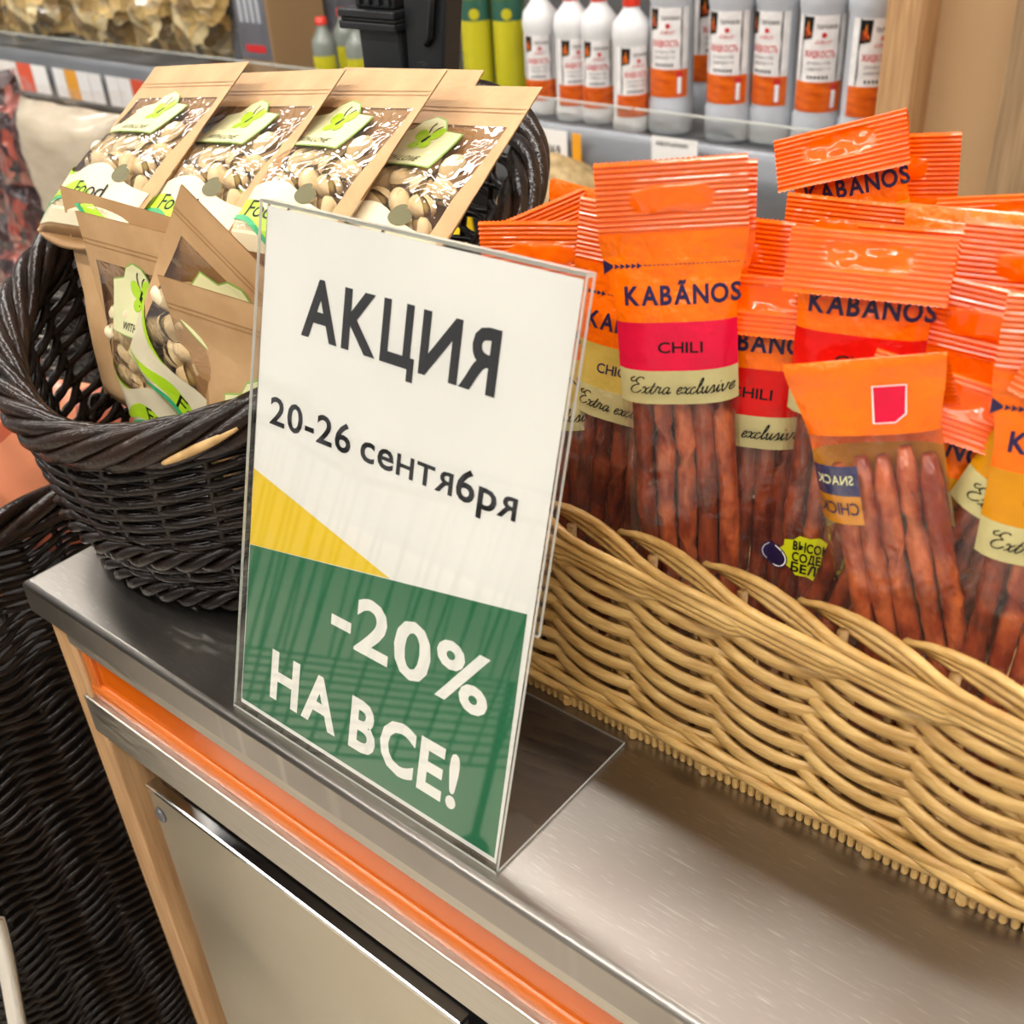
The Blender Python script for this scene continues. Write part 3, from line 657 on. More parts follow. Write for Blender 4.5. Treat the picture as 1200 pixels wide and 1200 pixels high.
# ------------------------------------------------------------------ sign
SL = math.radians(17.02); SW, SH, SD = 0.21, 0.3013, 0.1137
SM = Matrix.Rotation(-SL, 4, 'X')            # local x right, z up the sheet, -y towards the shopper
t = empty('sign_holder', (0, 0, 0.0)); tk = 0.002
def sg(x, y, z): return SM @ Vector((x, y, z))
def plate(mb, x0, x1, y0, y1, z0, z1, face, edge, M=None):
    c = [(x0,y0,z0),(x1,y0,z0),(x1,y1,z0),(x0,y1,z0),(x0,y0,z1),(x1,y0,z1),(x1,y1,z1),(x0,y1,z1)]
    c = [(M @ Vector(p)) if M else Vector(p) for p in c]
    ths = [x1-x0, y1-y0, z1-z0]; ax = ths.index(min(ths))
    big = {1: [2, 4], 2: [0, 1]}[ax]
    fs = [(0,3,2,1),(4,5,6,7),(0,1,5,4),(1,2,6,5),(2,3,7,6),(3,0,4,7)]
    for i, f in enumerate(fs): mb.add([c[j] for j in f], [(0, 1, 2, 3)], face if i in big else edge)
mb = MB(); plate(mb, 0, SW, 0, tk, 0.0, SH, 'acrylic', 'acrylic_edge', SM); mb.build('front_sheet', t, smooth=False)
mb = MB(); plate(mb, 0, SW, 0.0052, 0.0052+tk, 0.132, SH, 'acrylic', 'acrylic_edge', SM); mb.build('rear_sheet', t, smooth=False)
mb = MB(); plate(mb, 0, SW, tk, 0.0052, SH-tk, SH, 'acrylic_edge', 'acrylic_edge', SM); mb.build('top_fold', t, smooth=False)
mb = MB(); plate(mb, 0, SW, 0.0006, SD, 0.0004, 0.0004+tk, 'acrylic_base', 'acrylic_edge'); mb.build('base_plate', t, smooth=False)
tag(t, 'clear acrylic sign stand leaning back at the counter edge', 'sign holder')
t = empty('promotion_sheet', (0, 0, 0)); PY = 0.0032
mb = MB(); rows = []
for j in range(9):
    rows.append([sg(0.003 + 0.204*i/8, PY, 0.004 + 0.294*j/8) for i in range(9)])
mb.quadgrid(rows, 'paper_white'); paper = mb.build('paper', t)
def sl(u, v, d=0.00008): return sg(u, PY-d, v)
mm = 0.001
MB().add([sl(*p) for p in [(.0035,.0066),(.2055,.0066),(.2035,.1423),(.0035,.1076)]], [(0,1,2,3)], 'sign_green').build('green_field', paper, smooth=False)
MB().add([sl(*p, 0.00012) for p in [(.0032,.1541),(.0032,.1078),(.1151,.1275)]], [(0,1,2)], 'sign_yellow').build('yellow_triangle', paper, smooth=False)
def sign_text(s, cap, x0, x1, y, off, m, track=0.075, space=0.26):
    v, f = text2d(s, cap, x1-x0, off, track, space=space); x = min(p[0] for p in v)
    link('lettering', letter_mesh('lettering', [([(p[0]-x+x0, p[1]+y) for p in v], f, m)], lambda u, w_: sl(u, w_, 0.0002), 0), paper)
sign_text('АКЦИЯ', .0288, .0350, .1678, .2382, 0.028, 'print_black', 0.085)
sign_text('20-26 сентября', .0152, .0143, .1893, .1838, 0.016, 'print_black', 0.075, 0.2)
sign_text('-20%', .0308, .0750, .1882, .0790, 0.024, 'print_white', 0.06)
sign_text('НА ВСЕ!', .0295, .0288, .1765, .0205, 0.03, 'print_white', 0.085, 0.2)
tag(t, 'white and green paper sheet reading АКЦИЯ 20-26 сентября -20% НА ВСЕ!', 'sign')

# ------------------------------------------------------------------ orange sausage packs
PW, PH = 0.068, 0.272                        # width of the header, overall height
V_SEAL, V_OR, V_BAND, V_BEI = PH-0.032, PH-0.073, PH-0.096, PH-0.113
def pk_w(v):
    """half width at height v: the filled body is drawn in"""
    s = min(1, max(0, (V_SEAL - v)/0.035)); s = s*s*(3-2*s)
    b = min(1, max(0, (0.02 - v)/0.02))
    return PW/2*(1 - 0.17*s*(1-b))
def pk_d(u, v, side=-1):
    """depth of the wrapper surface at (u, v)"""
    s = min(1, max(0, (V_SEAL - v)/0.075)); s = s*s*(3-2*s)
    b = min(1, max(0, (v-0.010)/0.025)); b = b*b*(3-2*b)
    x = min(1, abs(u)/pk_w(v)); e = max(0, 1-x**3.2)**0.75
    wr = 0.0010*noise.noise(Vector((u*70, v*45, side*4+2))) * s
    return side*(0.0004 + (0.0092*s*b)*e) + side*wr*e
def fold_pt(u, y, v, fold, vf):
    """bend everything above height vf by 'fold' radians (positive = forward)"""
    if not fold or v <= vf: return Vector((u, y, v))
    r = 0.0018; s = v - vf; L = abs(fold)*r; sg_ = 1 if fold > 0 else -1
    a = min(s, L)/r
    yy = -sg_*r*(1-math.cos(a)); zz = r*math.sin(a)
    if s > L: yy += -sg_*math.sin(a)*(s-L); zz += math.cos(a)*(s-L)
    # keep the sheet's own offset along the turned normal
    return Vector((u, yy + y*math.cos(a) , vf + zz - y*math.sin(a)*sg_*-1))
PACKS = {}
def pack_proto(flavour, fold, back=False, seed=0, dark=False):
    key = (flavour, fold, back, seed, dark)
    if key in PACKS: return PACKS[key]
    vf = (V_SEAL + 0.0015 if fold == 1 and not back else V_SEAL - 0.002); fo = {0: 0, 1: math.radians(160), -1: -math.radians(160), 2: math.radians(60)}[fold]
    band = {'pink': 'band_pink', 'red': 'band_red', 'gold': 'band_gold', 'pale': 'band_pale'}[flavour]
    def P(u, y, v): return fold_pt(u, y, v, fo, vf)
    nu = 16; parts = []
    def zone(v0, v1, nv, m, mb, sides):
        for side in sides:
            rows = []
            for j in range(nv+1):
                v = v0 + (v1-v0)*j/nv; hw = pk_w(v)
                row = [P(hw*(2*i/nu-1), pk_d(hw*(2*i/nu-1), v, side), v) for i in range(nu+1)]
                rows.append(row if side < 0 else row[::-1])
            mb.quadgrid(rows, m)
    lab = MB()
    zone(V_OR, V_SEAL, 10, 'orange_film', lab, (-1,)); zone(V_BAND, V_OR, 6, band, lab, (-1,)); zone(V_BEI, V_BAND, 4, 'band_beige', lab, (-1,))
    VB = V_OR + 0.008 if back else V_OR - 0.012
    zone(VB, V_SEAL, 12, 'orange_film', lab, (1,))
    parts.append(('printed_wrapper', lab.mesh('printed_wrapper')))
    cf = MB(); zone(0.010, V_BEI, 26, 'clear_film', cf, (-1,)); zone(0.010, VB, 28, 'clear_film', cf, (1,))
    mbs = [[Vector((PW/2*(2*i/30-1), 0, 0.010 - 0.0105*k/5 + (0.0006 if (k == 5 and i % 2) else 0))) for i in range(31)] for k in range(6)]
    cf.quadgrid(mbs, 'clear_film')
    parts.append(('clear_film', cf.mesh('clear_film')))
    # ribbed header seal with a hanging slot pressed into it and a zigzag cut edge
    hs = MB(); rows = []; NU, NV = 56, 58
    for j in range(NV+1):
        v = V_SEAL + (PH-V_SEAL)*j/NV; row = []
        for i in range(NU+1):
            u = PW/2*(2*i/NU-1)
            slot = max(0, 1 - ((abs(u)/0.0185)**4 + ((v-(PH-0.017))/0.0062)**4))
            rib = 0.00075*math.sin(2*PI*(v-V_SEAL)/0.0024)*(0 if slot > 0 else 1)*min(1, (v-V_SEAL)/0.002)
            sl_ = -0.0012*math.sqrt(slot) + 0.0010*noise.noise(Vector((u*160, v*160, seed+7.7)))*(1 if slot > 0 else 0)
            lip = 0
            warp = 0.0018*noise.noise(Vector((u*22+seed*3.1, v*14, seed*1.7)))*((v-V_SEAL)/0.032)
            vv = v + (0.0007 if (j == NV and i % 2) else 0)
            row.append(P(u, rib + sl_ + warp, vv))
        rows.append(row)
    hs.quadgrid(rows, 'orange_seal'); parts.append(('header_seal', hs.mesh('header_seal')))
    # sausages
    sa = []
    rnd = random.Random(seed*13+5)
    for i in range(5):
        x = (i-2)*0.0100 + rnd.uniform(-.0005, .0005) + (0.0015 if not back else -0.002); L0, L1 = 0.016 + rnd.uniform(0, .006), (V_BEI + 0.012 if not back else V_OR - 0.004) + rnd.uniform(-.004, .006)
        pts = [(x + 0.0006*math.sin(k*0.7+i), 0.0004*math.sin(k*0.9+i*2), L0 + (L1-L0)*k/12) for k in range(13)]
        rad = [0.0054*(1+0.03*math.sin(k*2.1+i*1.7)) for k in range(13)]; rad[0] *= .55; rad[-1] *= .55
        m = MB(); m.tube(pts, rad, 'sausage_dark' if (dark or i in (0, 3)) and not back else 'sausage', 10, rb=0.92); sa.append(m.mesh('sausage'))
    for s in sa: parts.append(('sausage', s))
    # print
    def sf(u, v): return P(u, pk_d(u, v, -1) - 0.0004, v)
    def sb(u, v): return P(-u, pk_d(-u, v, 1) + 0.0004, v)
    if not back:
        ps = [(*text2d('KABÃNOS', 0.0084, 0.0535, 0.03, 0.09, x0=0.0035, y0=V_OR+0.0085), 'print_navy'),
              (*text2d('CHILI' if flavour not in ('gold', 'pale') else 'CHICKEN', 0.0050, 0.021 if flavour not in ('gold', 'pale') else 0.031, 0.012, 0.1, x0=0.002, y0=V_BAND+0.0088), 'print_navy' if flavour in ('gold', 'pale') else 'print_black'),
              (*script2d('Extra exclusive', 0.0036, 0.050, 0.0015, V_BEI+0.0055, 0.0007), 'print_black')]
        yy = V_OR + 0.0265
        ps.append((*poly2d([(-0.0325, yy+0.0036), (-0.028, yy+0.0006), (-0.028, yy-0.0006), (-0.0325, yy-0.0036)]), 'print_navy'))
        for k in range(5): ps.append((*poly2d([(-0.0272+k*0.0026, yy+0.0013), (-0.0248+k*0.0026, yy), (-0.0272+k*0.0026, yy-0.0013)]), 'print_navy'))
        for k in range(22): ps.append((*poly2d(rc(-0.0135+k*0.0020, yy-0.0002, -0.0122+k*0.0020, yy+0.0002)), 'print_navy'))
        parts.append(('lettering', letter_mesh('lettering', ps, sf, 0.0045)))
    else:
        y0 = V_OR + 0.0105
        ps = [(*poly2d([(0.0022, y0+0.0029), (0.0112, y0+0.0029), (0.0158, y0+0.0064), (0.0172, y0+0.0188), (0.0032, y0+0.0188)]), 'band_pink')]
        parts.append(('red_patch', letter_mesh('red_patch', ps, sb, 0.004)))
        ps = [(*stroke2d([(0.0022, y0+0.0029), (0.0112, y0+0.0029), (0.0158, y0+0.0064), (0.0172, y0+0.0188), (0.0032, y0+0.0188), (0.0022, y0+0.0029)], 0.0007), 'print_white')]
        parts.append(('patch_outline', letter_mesh('patch_outline', ps, lambda u, v: P(-u, pk_d(-u, v, 1) + 0.0008, v), 0.004)))
        # reverse of the front print showing through the film
        def sm(u, v): return Vector((-u, pk_d(-u, v, 1) - 0.0007, v))
        a, b = -0.0285, -0.0075; v1 = V_OR-0.006; v2 = V_OR-0.020; v3 = V_OR-0.034
        ps = [(*poly2d(rc(a, v2, b, v1)), 'band_navy'), (*poly2d(rc(a, v3, b, v2)), 'band_gold')]
        parts.append(('inner_print', letter_mesh('inner_print', ps, sm, 0.003)))
        tv, tf_ = text2d('SNACK', 0.0042, 0.017, 0.01, 0.1, x0=-0.018, y0=v2+0.006); tv2, tf2 = text2d('CHICK', 0.0058, 0.019, 0.01, 0.1, x0=-0.018, y0=v3+0.0055)
        mir = lambda vs: [(-0.036-x, y) for x, y in vs]
        sv = script2d('exclusive', 0.0034, 0.042, 0, 0, 0.0006); sv = ([(0.0275 + y, 0.085 - x) for x, y in sv[0]], sv[1])
        for v_, f_, m_ in ((mir(tv), [f[::-1] for f in tf_], 'label_cream'), (mir(tv2), [f[::-1] for f in tf2], 'print_navy'), (*sv, 'band_beige')):
            parts.append(('lettering', letter_mesh('lettering', [(v_, f_, m_)], lambda u, v: Vector((-u, pk_d(-u, v, 1) + 0.0003, v)), 0.004)))
    PACKS[key] = (parts, vf if fo else PH); return PACKS[key]
def pack(px, py, Y, yaw, lean, roll, flavour, fold, label, seed=0, back=False, dark=False):
    parts, hv = pack_proto(flavour, fold, back, seed, dark)
    top = at(px, py, Y); M = pose((0, 0, 0), yaw + (180 if back else 0), -lean if back else lean, -roll if back else roll)
    base = top - (M @ Vector((0, 0, hv)))
    M.translation = base; o = empty('sausage_pack', mat=M)
    wr = None
    for nm, me in parts:
        q = link(nm, me, wr if nm in ('lettering', 'red_patch', 'patch_outline', 'inner_print') else o)
        if nm == 'printed_wrapper': wr = q
    return tag(o, label, 'snack pack', 'orange sausage stick packs in the light basket')
pack(784, 187, .157, 27, 3, -4, 'pink', 0, 'foremost orange pack with pink CHILI band standing upright and unfolded', 1)
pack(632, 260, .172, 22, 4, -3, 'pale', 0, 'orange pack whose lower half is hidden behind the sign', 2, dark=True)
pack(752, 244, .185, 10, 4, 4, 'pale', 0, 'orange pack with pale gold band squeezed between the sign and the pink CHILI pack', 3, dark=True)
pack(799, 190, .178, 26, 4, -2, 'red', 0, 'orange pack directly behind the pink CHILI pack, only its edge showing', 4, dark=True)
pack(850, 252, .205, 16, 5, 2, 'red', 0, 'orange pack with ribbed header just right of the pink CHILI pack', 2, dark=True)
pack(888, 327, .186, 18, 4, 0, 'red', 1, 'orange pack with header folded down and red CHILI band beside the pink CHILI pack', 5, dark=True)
P7 = pack(1024, 277, .182, 16, 4, 0.5, 'red', 1, 'orange red CHILI pack with shiny folded header behind the reversed pack', 6)
pack(1010, 427, .150, 10, 0, -15, 'gold', 1, 'reversed orange pack leaning on the basket rim, red square on its back', 7, back=True)
pack(984, 150, .292, 12, 3, -17, 'gold', 1, 'highest orange pack, header folded down over tilted dark lettering', 8)
pack(1045, 158, .31, 14, 3, -5, 'gold', 0, 'orange pack peeping out behind the highest pack', 9)
pack(1000, 234, .275, 12, 4, 1, 'red', 0, 'orange pack below the tilted highest pack, only its plain header showing', 10)
pack(1094, 268, .240, 12, 5, -1, 'red', 0, 'orange pack behind the shiny folded header, to its right', 11)
pack(1190, 232, .275, 14, 5, -7, 'red', 1, 'orange pack with glare at the back, top right corner of the heap', 8)
pack(1150, 250, .262, 12, 22, 0, 'red', -1, 'orange pack with a bulging reverse at the back of the heap', 4)
pack(1236, 268, .215, 18, 6, 2, 'gold', 0, 'orange pack cut off by the right edge of the photo, upper one', 3)
pack(1176, 338, .198, 14, 5, 7, 'red', 0, 'orange pack with deep orange header and hanging slot near the right edge', 1)
pack(1296, 352, .178, 18, 5, 0, 'gold', 0, 'orange pack cut off by the right edge, middle one', 2)
pack(1120, 442, .176, 14, 2, 12, 'gold', 1, 'orange gold-band pack with folded header just right of the reversed pack', 12)
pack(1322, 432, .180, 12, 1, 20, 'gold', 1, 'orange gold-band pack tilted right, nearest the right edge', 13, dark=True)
pack(622, 246, .216, 20, 4, -24, 'red', 0, 'small orange header corner sticking up at the left of the heap', 11)
pack(706, 230, .240, 10, 8, 8, 'red', -1, 'orange pack with folded-back top behind the left packs', 4)
# bright protein sticker seen on the red CHILI pack
inv = P7.matrix_world.inverted()
def p7(px, py):
    # local (u, v) on that pack's front film under a pixel
    d = RR.transposed() @ Vector(((px-600)/F, (py-600)/F, 1)); a = inv @ CAM; b = inv.to_3x3() @ d; k_ = (-0.0096 - a.y)/b.y; q = a + b*k_; return q.x, q.z
ux, vz = p7(952, 655)
pts = []
for i in range(22):
    a = 2*PI*i/22; r = 1.0 if i % 2 else 0.88; pts.append((ux + 0.0175*r*math.cos(a), vz + 0.0125*r*math.sin(a)))
ps = [(*poly2d(pts), 'print_lime')]
for k, s in enumerate(['ВЫСОКОЕ', 'СОДЕРЖ.', 'БЕЛКА']): ps.append((*text2d(s, 0.0050, 0.024, 0.03, x0=ux+0.002, y0=vz+0.0032-k*0.0062), 'print_black'))
link('sticker', letter_mesh('sticker', [ps[0]], lambda u, v: (u, pk_d(u, v)-0.0005, v), 0.004), P7)
link('sticker_lettering', letter_mesh('sticker_lettering', ps[1:], lambda u, v: (u, pk_d(u, v)-0.0010, v), 0.004), P7)
ux, vz = p7(897, 655)
link('round_seal', letter_mesh('round_seal', [(*disc2d(ux+.003, vz, 0.0075, 0.0065), 'print_navy'), (*ring2d(ux+.003, vz, 0.0068, 0.0058, 0.0007), 'print_white')], lambda u, v: (u, pk_d(u, v)-0.0006, v), 0.004), P7)

# ------------------------------------------------------------------ light wicker basket
t = empty('light_wicker_basket', (0.2575, 0.236, 0))
BX0, BX1, BY0, BY1, BR, BH = 0.066, 0.452, 0.128, 0.345, 0.036, 0.128
Lx = BX1-BX0-2*BR; Ly = BY1-BY0-2*BR; AR = PI*BR/2; PER = 2*Lx + 2*Ly + 4*AR
def rim(p, z=0.0, out=0.0):
    p = p % PER
    for kind, ln in (('f', Lx), ('c1', AR), ('r', Ly), ('c2', AR), ('b', Lx), ('c3', AR), ('l', Ly), ('c4', AR)):
        if p <= ln: break
        p -= ln
    r = BR + out
    if kind == 'f': q = (BX0+BR+p, BY0-out)
    elif kind == 'r': q = (BX1+out, BY0+BR+p)
    elif kind == 'b': q = (BX1-BR-p, BY1+out)
    elif kind == 'l': q = (BX0-out, BY1-BR-p)
    else:
        cx, cy, a0 = {'c1': (BX1-BR, BY0+BR, -PI/2), 'c2': (BX1-BR, BY1-BR, 0), 'c3': (BX0+BR, BY1-BR, PI/2), 'c4': (BX0+BR, BY0+BR, PI)}[kind]
        a = a0 + p/BR; q = (cx + r*math.cos(a), cy + r*math.sin(a))
    return Vector(loc(t, (q[0], q[1], z)))
NC = 22; CS = PER/NC; ROWS = 8
def lerp(a, b, s): return a + (b-a)*s
rnd = random.Random(3)
for r_ in range(ROWS):
    for k in range(NC):
        z0 = 0.0220 + r_*0.0122 + rnd.uniform(-.0006, .0006); p0 = k*CS + rnd.uniform(-.0015, .0015)
        pts = []; ups = []
        for j in range(13):
            s = j/12; p = p0 + (-0.26 + 1.62*s)*CS
            z = z0 + 0.0160*(1-s)**2.0 - 0.0022*math.sin(PI*s)
            out = -0.004 + 0.0095*math.sin(PI*min(1, max(0, (s-0.02)/0.98))**0.85)
            pts.append(rim(p, z, out)); ups.append(Vector((0, 0, 1)))
        rad = [0.0036*(0.55 + 0.45*min(1, 6*min(j/12, 1-j/12)+.25)) for j in range(13)]
        MB().tube(pts, rad, 'wicker_light', 12, ra=0.72, rb=1.15, groove=0.13).build('weaver', t)
for i in range(NC*2):
    p = (i+0.25)*CS/2 + CS*0.08
    MB().tube([rim(p, 0.004, -0.002), rim(p, 0.06, -0.0035), rim(p, BH-0.004, -0.002)], 0.0028, 'wicker_light_stake', 6).build('stake', t)
# lower waling: long flat strokes
for r_ in range(2):
    for k in range(NC):
        pts = []
        for j in range(13):
            s = j/12; p = (k + r_*0.5 - 0.1)*CS + 1.75*CS*s
            pts.append(rim(p, 0.0112 + r_*0.0058 + 0.0070*(1-s)**1.6, 0.002 + 0.0055*math.sin(PI*s) + (0.0015 if r_ == 0 else 0)))
        MB().tube(pts, [0.0034*(0.5+0.5*min(1, 5*min(j/12, 1-j/12)+.3)) for j in range(13)], 'wicker_light', 12, ra=0.8, rb=1.0, groove=0.13).build('base_strand', t)
# rim: bundles of three canes, each bundle sliding from inside the top edge out and down
for k in range(NC):
    for c in range(3):
        pts = []
        for j in range(21):
            s = j/20; p = (k + 4.1*s - 0.3)*CS
            hump = 0.0065*math.sin(PI*min(1, s/0.36))*(1 if s < 0.36 else 0)
            z = BH - 0.003 + hump*(1-0.24*c) - 0.022*max(0, s-0.2)**1.3 - c*0.0041*min(1, s*5)*min(1, (1-s)*6)
            out = lerp(-0.009, 0.0085, min(1, max(0, (s-0.05)/0.38))) - 0.010*max(0, (s-0.85)/0.15) - 0.0008*c
            pts.append(rim(p, z, out))
        MB().tube(pts, [0.0026*(0.6+0.4*min(1, 8*min(j/20, 1-j/20)+.2)) for j in range(21)], 'wicker_light', 10, groove=0.10).build('rim_strand', t)
# stub ends under the foot
stub = MB(); stub.lathe([(0.0001, 0.0), (0.0017, 0.0003), (0.0021, 0.0015), (0.0021, 0.010)], 'wicker_light', 8); sme = stub.mesh('stub', False)
big = MB(); big.lathe([(0.0001, 0.0), (0.0026, 0.0003), (0.0032, 0.0015), (0.0032, 0.011)], 'wicker_light', 8); bme = big.mesh('stub', False)
ns = int((Lx + AR + Ly*0.6)/0.0047)
for i in range(-6, ns):
    bigone = i % 10 == 3
    link('stub', bme if bigone else sme, t, mw=Matrix.Translation(rim(i*0.0047, 0.0, 0.0062 if bigone else 0.0052)))
MB().box(loc(t, (BX0+0.004, BY0+0.004, 0.006)), loc(t, (BX1-0.004, BY1-0.004, 0.012)), 'wicker_light_stake').build('bottom', t, bevel=0.002)
tag(t, 'pale honey-coloured rectangular wicker basket holding the orange packs', 'basket')
# ------------------------------------------------------------------ dark round basket
t = empty('dark_wicker_basket', (-0.155, 0.19, 0))
def dwall(th, f, out=0.0):
    """point on the wall: angle, fraction of the wall height, outward offset"""
    zr = 0.189 + 0.066*math.sin(th) + 0.012*abs(math.cos(th))
    R = 0.140 + 0.045*f + 0.008*math.sin(PI*f) + out
    cy = lerp(0.182, 0.200, f)
    return Vector((R*math.cos(th), cy - 0.19 + R*math.sin(th), 0.0095 + f*zr))
NS = 30; RW = 24
for i in range(NS):
    th = 2*PI*(i+0.5)/NS
    MB().tube([dwall(th, f/6) for f in range(7)], 0.0028, 'wicker_dark', 6, up=Vector((math.cos(th), math.sin(th), 0))).build('stake', t)
for r_ in range(RW):
    f = 0.05 + 0.90*r_/(RW-1); pts = []; n = NS*6
    for j in range(n):
        a = 2*PI*j/n; ph = a*NS/2 + r_*PI
        saw = ((a*NS/(2*PI)*0.5 + 0.5*(r_ % 2)) % 1.0)
        pts.append(dwall(a, f, 0.0036*math.cos(ph)) + Vector((0, 0, 0.0014*math.sin(ph + 0.8))))
    MB().tube(pts, 0.0029, 'wicker_dark', 8, closed=True, rb=1.0).build('weaver', t)
for q, (f, tr) in enumerate([(0.02, 0.0052), (0.33, 0.0050)]):       # thicker twisted bands at the foot and a third of the way up
    for st in range(3):
        pts = []
        for j in range(216):
            a = 2*PI*j/216; ph = a*18 + st*2*PI/3
            pts.append(dwall(a, f, 0.0045 + 0.0045*math.cos(ph)) + Vector((0, 0, 0.0055*math.sin(ph))))
        MB().tube(pts, tr*0.75, 'wicker_dark', 8, closed=True).build('band_strand', t)
for st in range(6):
    pts = []
    for j in range(260):
        a = 2*PI*j/260; ph = a*6 + st*2*PI/6
        pts.append(dwall(a, 1.0, 0.003 + 0.0095*math.cos(ph)) + Vector((0, 0, 0.001 + 0.0105*math.sin(ph))))
    MB().tube(pts, 0.0053, 'wicker_dark_rim', 10, closed=True).build('rim_strand', t)
pts = []
for j in range(24):
    a = math.radians(-60 + 14*j/23); ph = a*9 + 0.5*2*PI/6
    pts.append(dwall(a, 1.0, 0.016) + Vector((0, 0, 0.004 - 0.010*(1-j/23))))
MB().tube(pts, [0.0030*math.sin(PI*(j+1)/25)**0.4 for j in range(24)], 'wicker_peeled', 8).build('peeled_strand', t)
MB().lathe([(0.001, 0.006), (0.138, 0.006), (0.138, 0.012), (0.001, 0.012)], 'wicker_dark', 32, c=(0, -0.008)).build('bottom', t)
tag(t, 'dark brown round wicker basket with twisted slanting rim, full of nut bags', 'basket')
# black clamp on its back rim
p = at(462, 78, 0.405); t = empty('black_clamp', (p.x, 0.405, p.z-0.03)); k = 0.00076
MB().box((-0.022, -0.014, 0), (0.024, 0.014, 0.064), 'black_plastic').build('jaw', t, bevel=0.002)
c_ = MB(); c_.box((-0.038, -0.020, 0.060), (0.026, 0.020, 0.066), 'black_plastic'); c_.box((-0.036, -0.019, 0.066), (0.026, 0.019, 0.069), 'dark_void'); c_.box((-0.038, -0.020, 0.069), (0.026, 0.020, 0.075), 'black_plastic'); c_.build('collar', t, bevel=0.0012)
MB().box((-0.024, -0.013, 0.075), (0.020, 0.013, 0.150), 'black_plastic').build('upper_body', t, bevel=0.002)
for i in range(4): MB().box((-0.020+i*0.011, -0.016, 0.078), (-0.015+i*0.011, -0.013, 0.150), 'black_plastic').build('rib', t, bevel=0.0006)
lv = MB(); pl = [(0.024, 0.0), (0.058, 0.0), (0.085, 0.150), (0.030, 0.150)]
lv.add([(x, -0.010, z) for x, z in pl] + [(x, 0.010, z) for x, z in pl], [(0, 1, 2, 3), (7, 6, 5, 4)] + [(i, 4+i, 4+(i+1) % 4, (i+1) % 4) for i in range(4)], 'black_plastic'); lv.build('lever', t, bevel=0.002)
def disc(cx, cz, r, y0, y1, m, nm, par):
    n = 18; MB().add([(cx+r*math.cos(2*PI*i/n), y0, cz+r*math.sin(2*PI*i/n)) for i in range(n)] + [(cx+r*math.cos(2*PI*i/n), y1, cz+r*math.sin(2*PI*i/n)) for i in range(n)], [tuple(range(n)), tuple(range(2*n-1, n-1, -1))] + [(i, n+i, n+(i+1) % n, (i+1) % n) for i in range(n)], m).build(nm, par, smooth=False)
disc(0.043, 0.026, 0.013, -0.016, -0.009, 'black_plastic', 'boss', t); disc(0.043, 0.026, 0.0042, -0.0185, -0.015, 'chrome', 'screw', t)
MB().tube([(0.050, -0.011, 0.052), (0.056, -0.013, 0.058), (0.072, -0.013, 0.130)], 0.0028, 'black_plastic', 8).build('spring_arm', t)
tag(t, 'black plastic clamp with screw standing up behind the kraft bags', 'clamp')

# ------------------------------------------------------------------ pistachio bags
GW, GL = 0.132, 0.158
nut = MB()
def half(sx):
    rows = []; tilt = 0.20*sx
    for j in range(7):
        a = PI*j/6; row = []
        for i in range(7):
            b = -PI/2 + PI*i/6; x = 0.0064*math.sin(a)*math.cos(b)*sx; y = 0.0060*math.sin(a)*math.sin(b); z = 0.0094*math.cos(a)
            zz = z + 0.0094; row.append((x*math.cos(tilt) + zz*math.sin(tilt)*0.55, y, zz*math.cos(tilt) - 0.0094))
        rows.append(row if sx > 0 else row[::-1])
    return rows
nut.quadgrid(half(1), 'nut_shell'); nut.quadgrid(half(-1), 'nut_shell')
nut.quadgrid([[(0.0052*math.sin(PI*j/5)*math.cos(2*PI*i/8), 0.0049*math.sin(PI*j/5)*math.sin(2*PI*i/8), 0.0002+0.0080*math.cos(PI*j/5)) for i in range(8)] for j in range(6)], 'nut_kernel', True)
NUT = nut.mesh('pistachio')
def bg_d(u, v, side=-1, T=0.017):
    f = v/GL; s = min(1, max(0, (0.80-f)/0.42)); s = s*s*(3-2*s); b = min(1, f/0.10); b = b**0.5
    x = min(1, abs(u)/(GW/2)); e = max(0, 1-x**2.4)**0.8
    return side*(0.0004 + T*s*b*e + 0.0016*noise.noise(Vector((u*38, v*38, side*2+0.3)))*s)
def butterfly(cx, cy, k, rot=0):
    c, s = math.cos(rot), math.sin(rot)
    def R_(g): return [(cx + k*(x*c-y*s), cy + k*(x*s+y*c)) for x, y in g[0]], g[1]
    out = [(*R_(disc2d(-0.45, 0.35, 0.5, 0.36, 14, -0.6)), 'lime_print'), (*R_(disc2d(0.42, 0.45, 0.5, 0.34, 14, 0.9)), 'lime_print'), (*R_(disc2d(-0.30, -0.35, 0.36, 0.30, 14, 0.5)), 'lime_print'), (*R_(disc2d(0.32, -0.30, 0.36, 0.30, 14, -0.5)), 'lime_print')]
    out += [(*R_(disc2d(0, 0, 0.12, 0.45, 12, -0.3)), 'print_black'), (*R_(stroke2d(crv([(-0.05, 0.3), (-0.25, 0.9), (-0.1, 1.2)], 4), 0.08)), 'print_black'), (*R_(stroke2d(crv([(0.05, 0.3), (0.2, 0.8), (0.45, 1.0)], 4), 0.08)), 'print_black')]
    return out
BAGS = {}
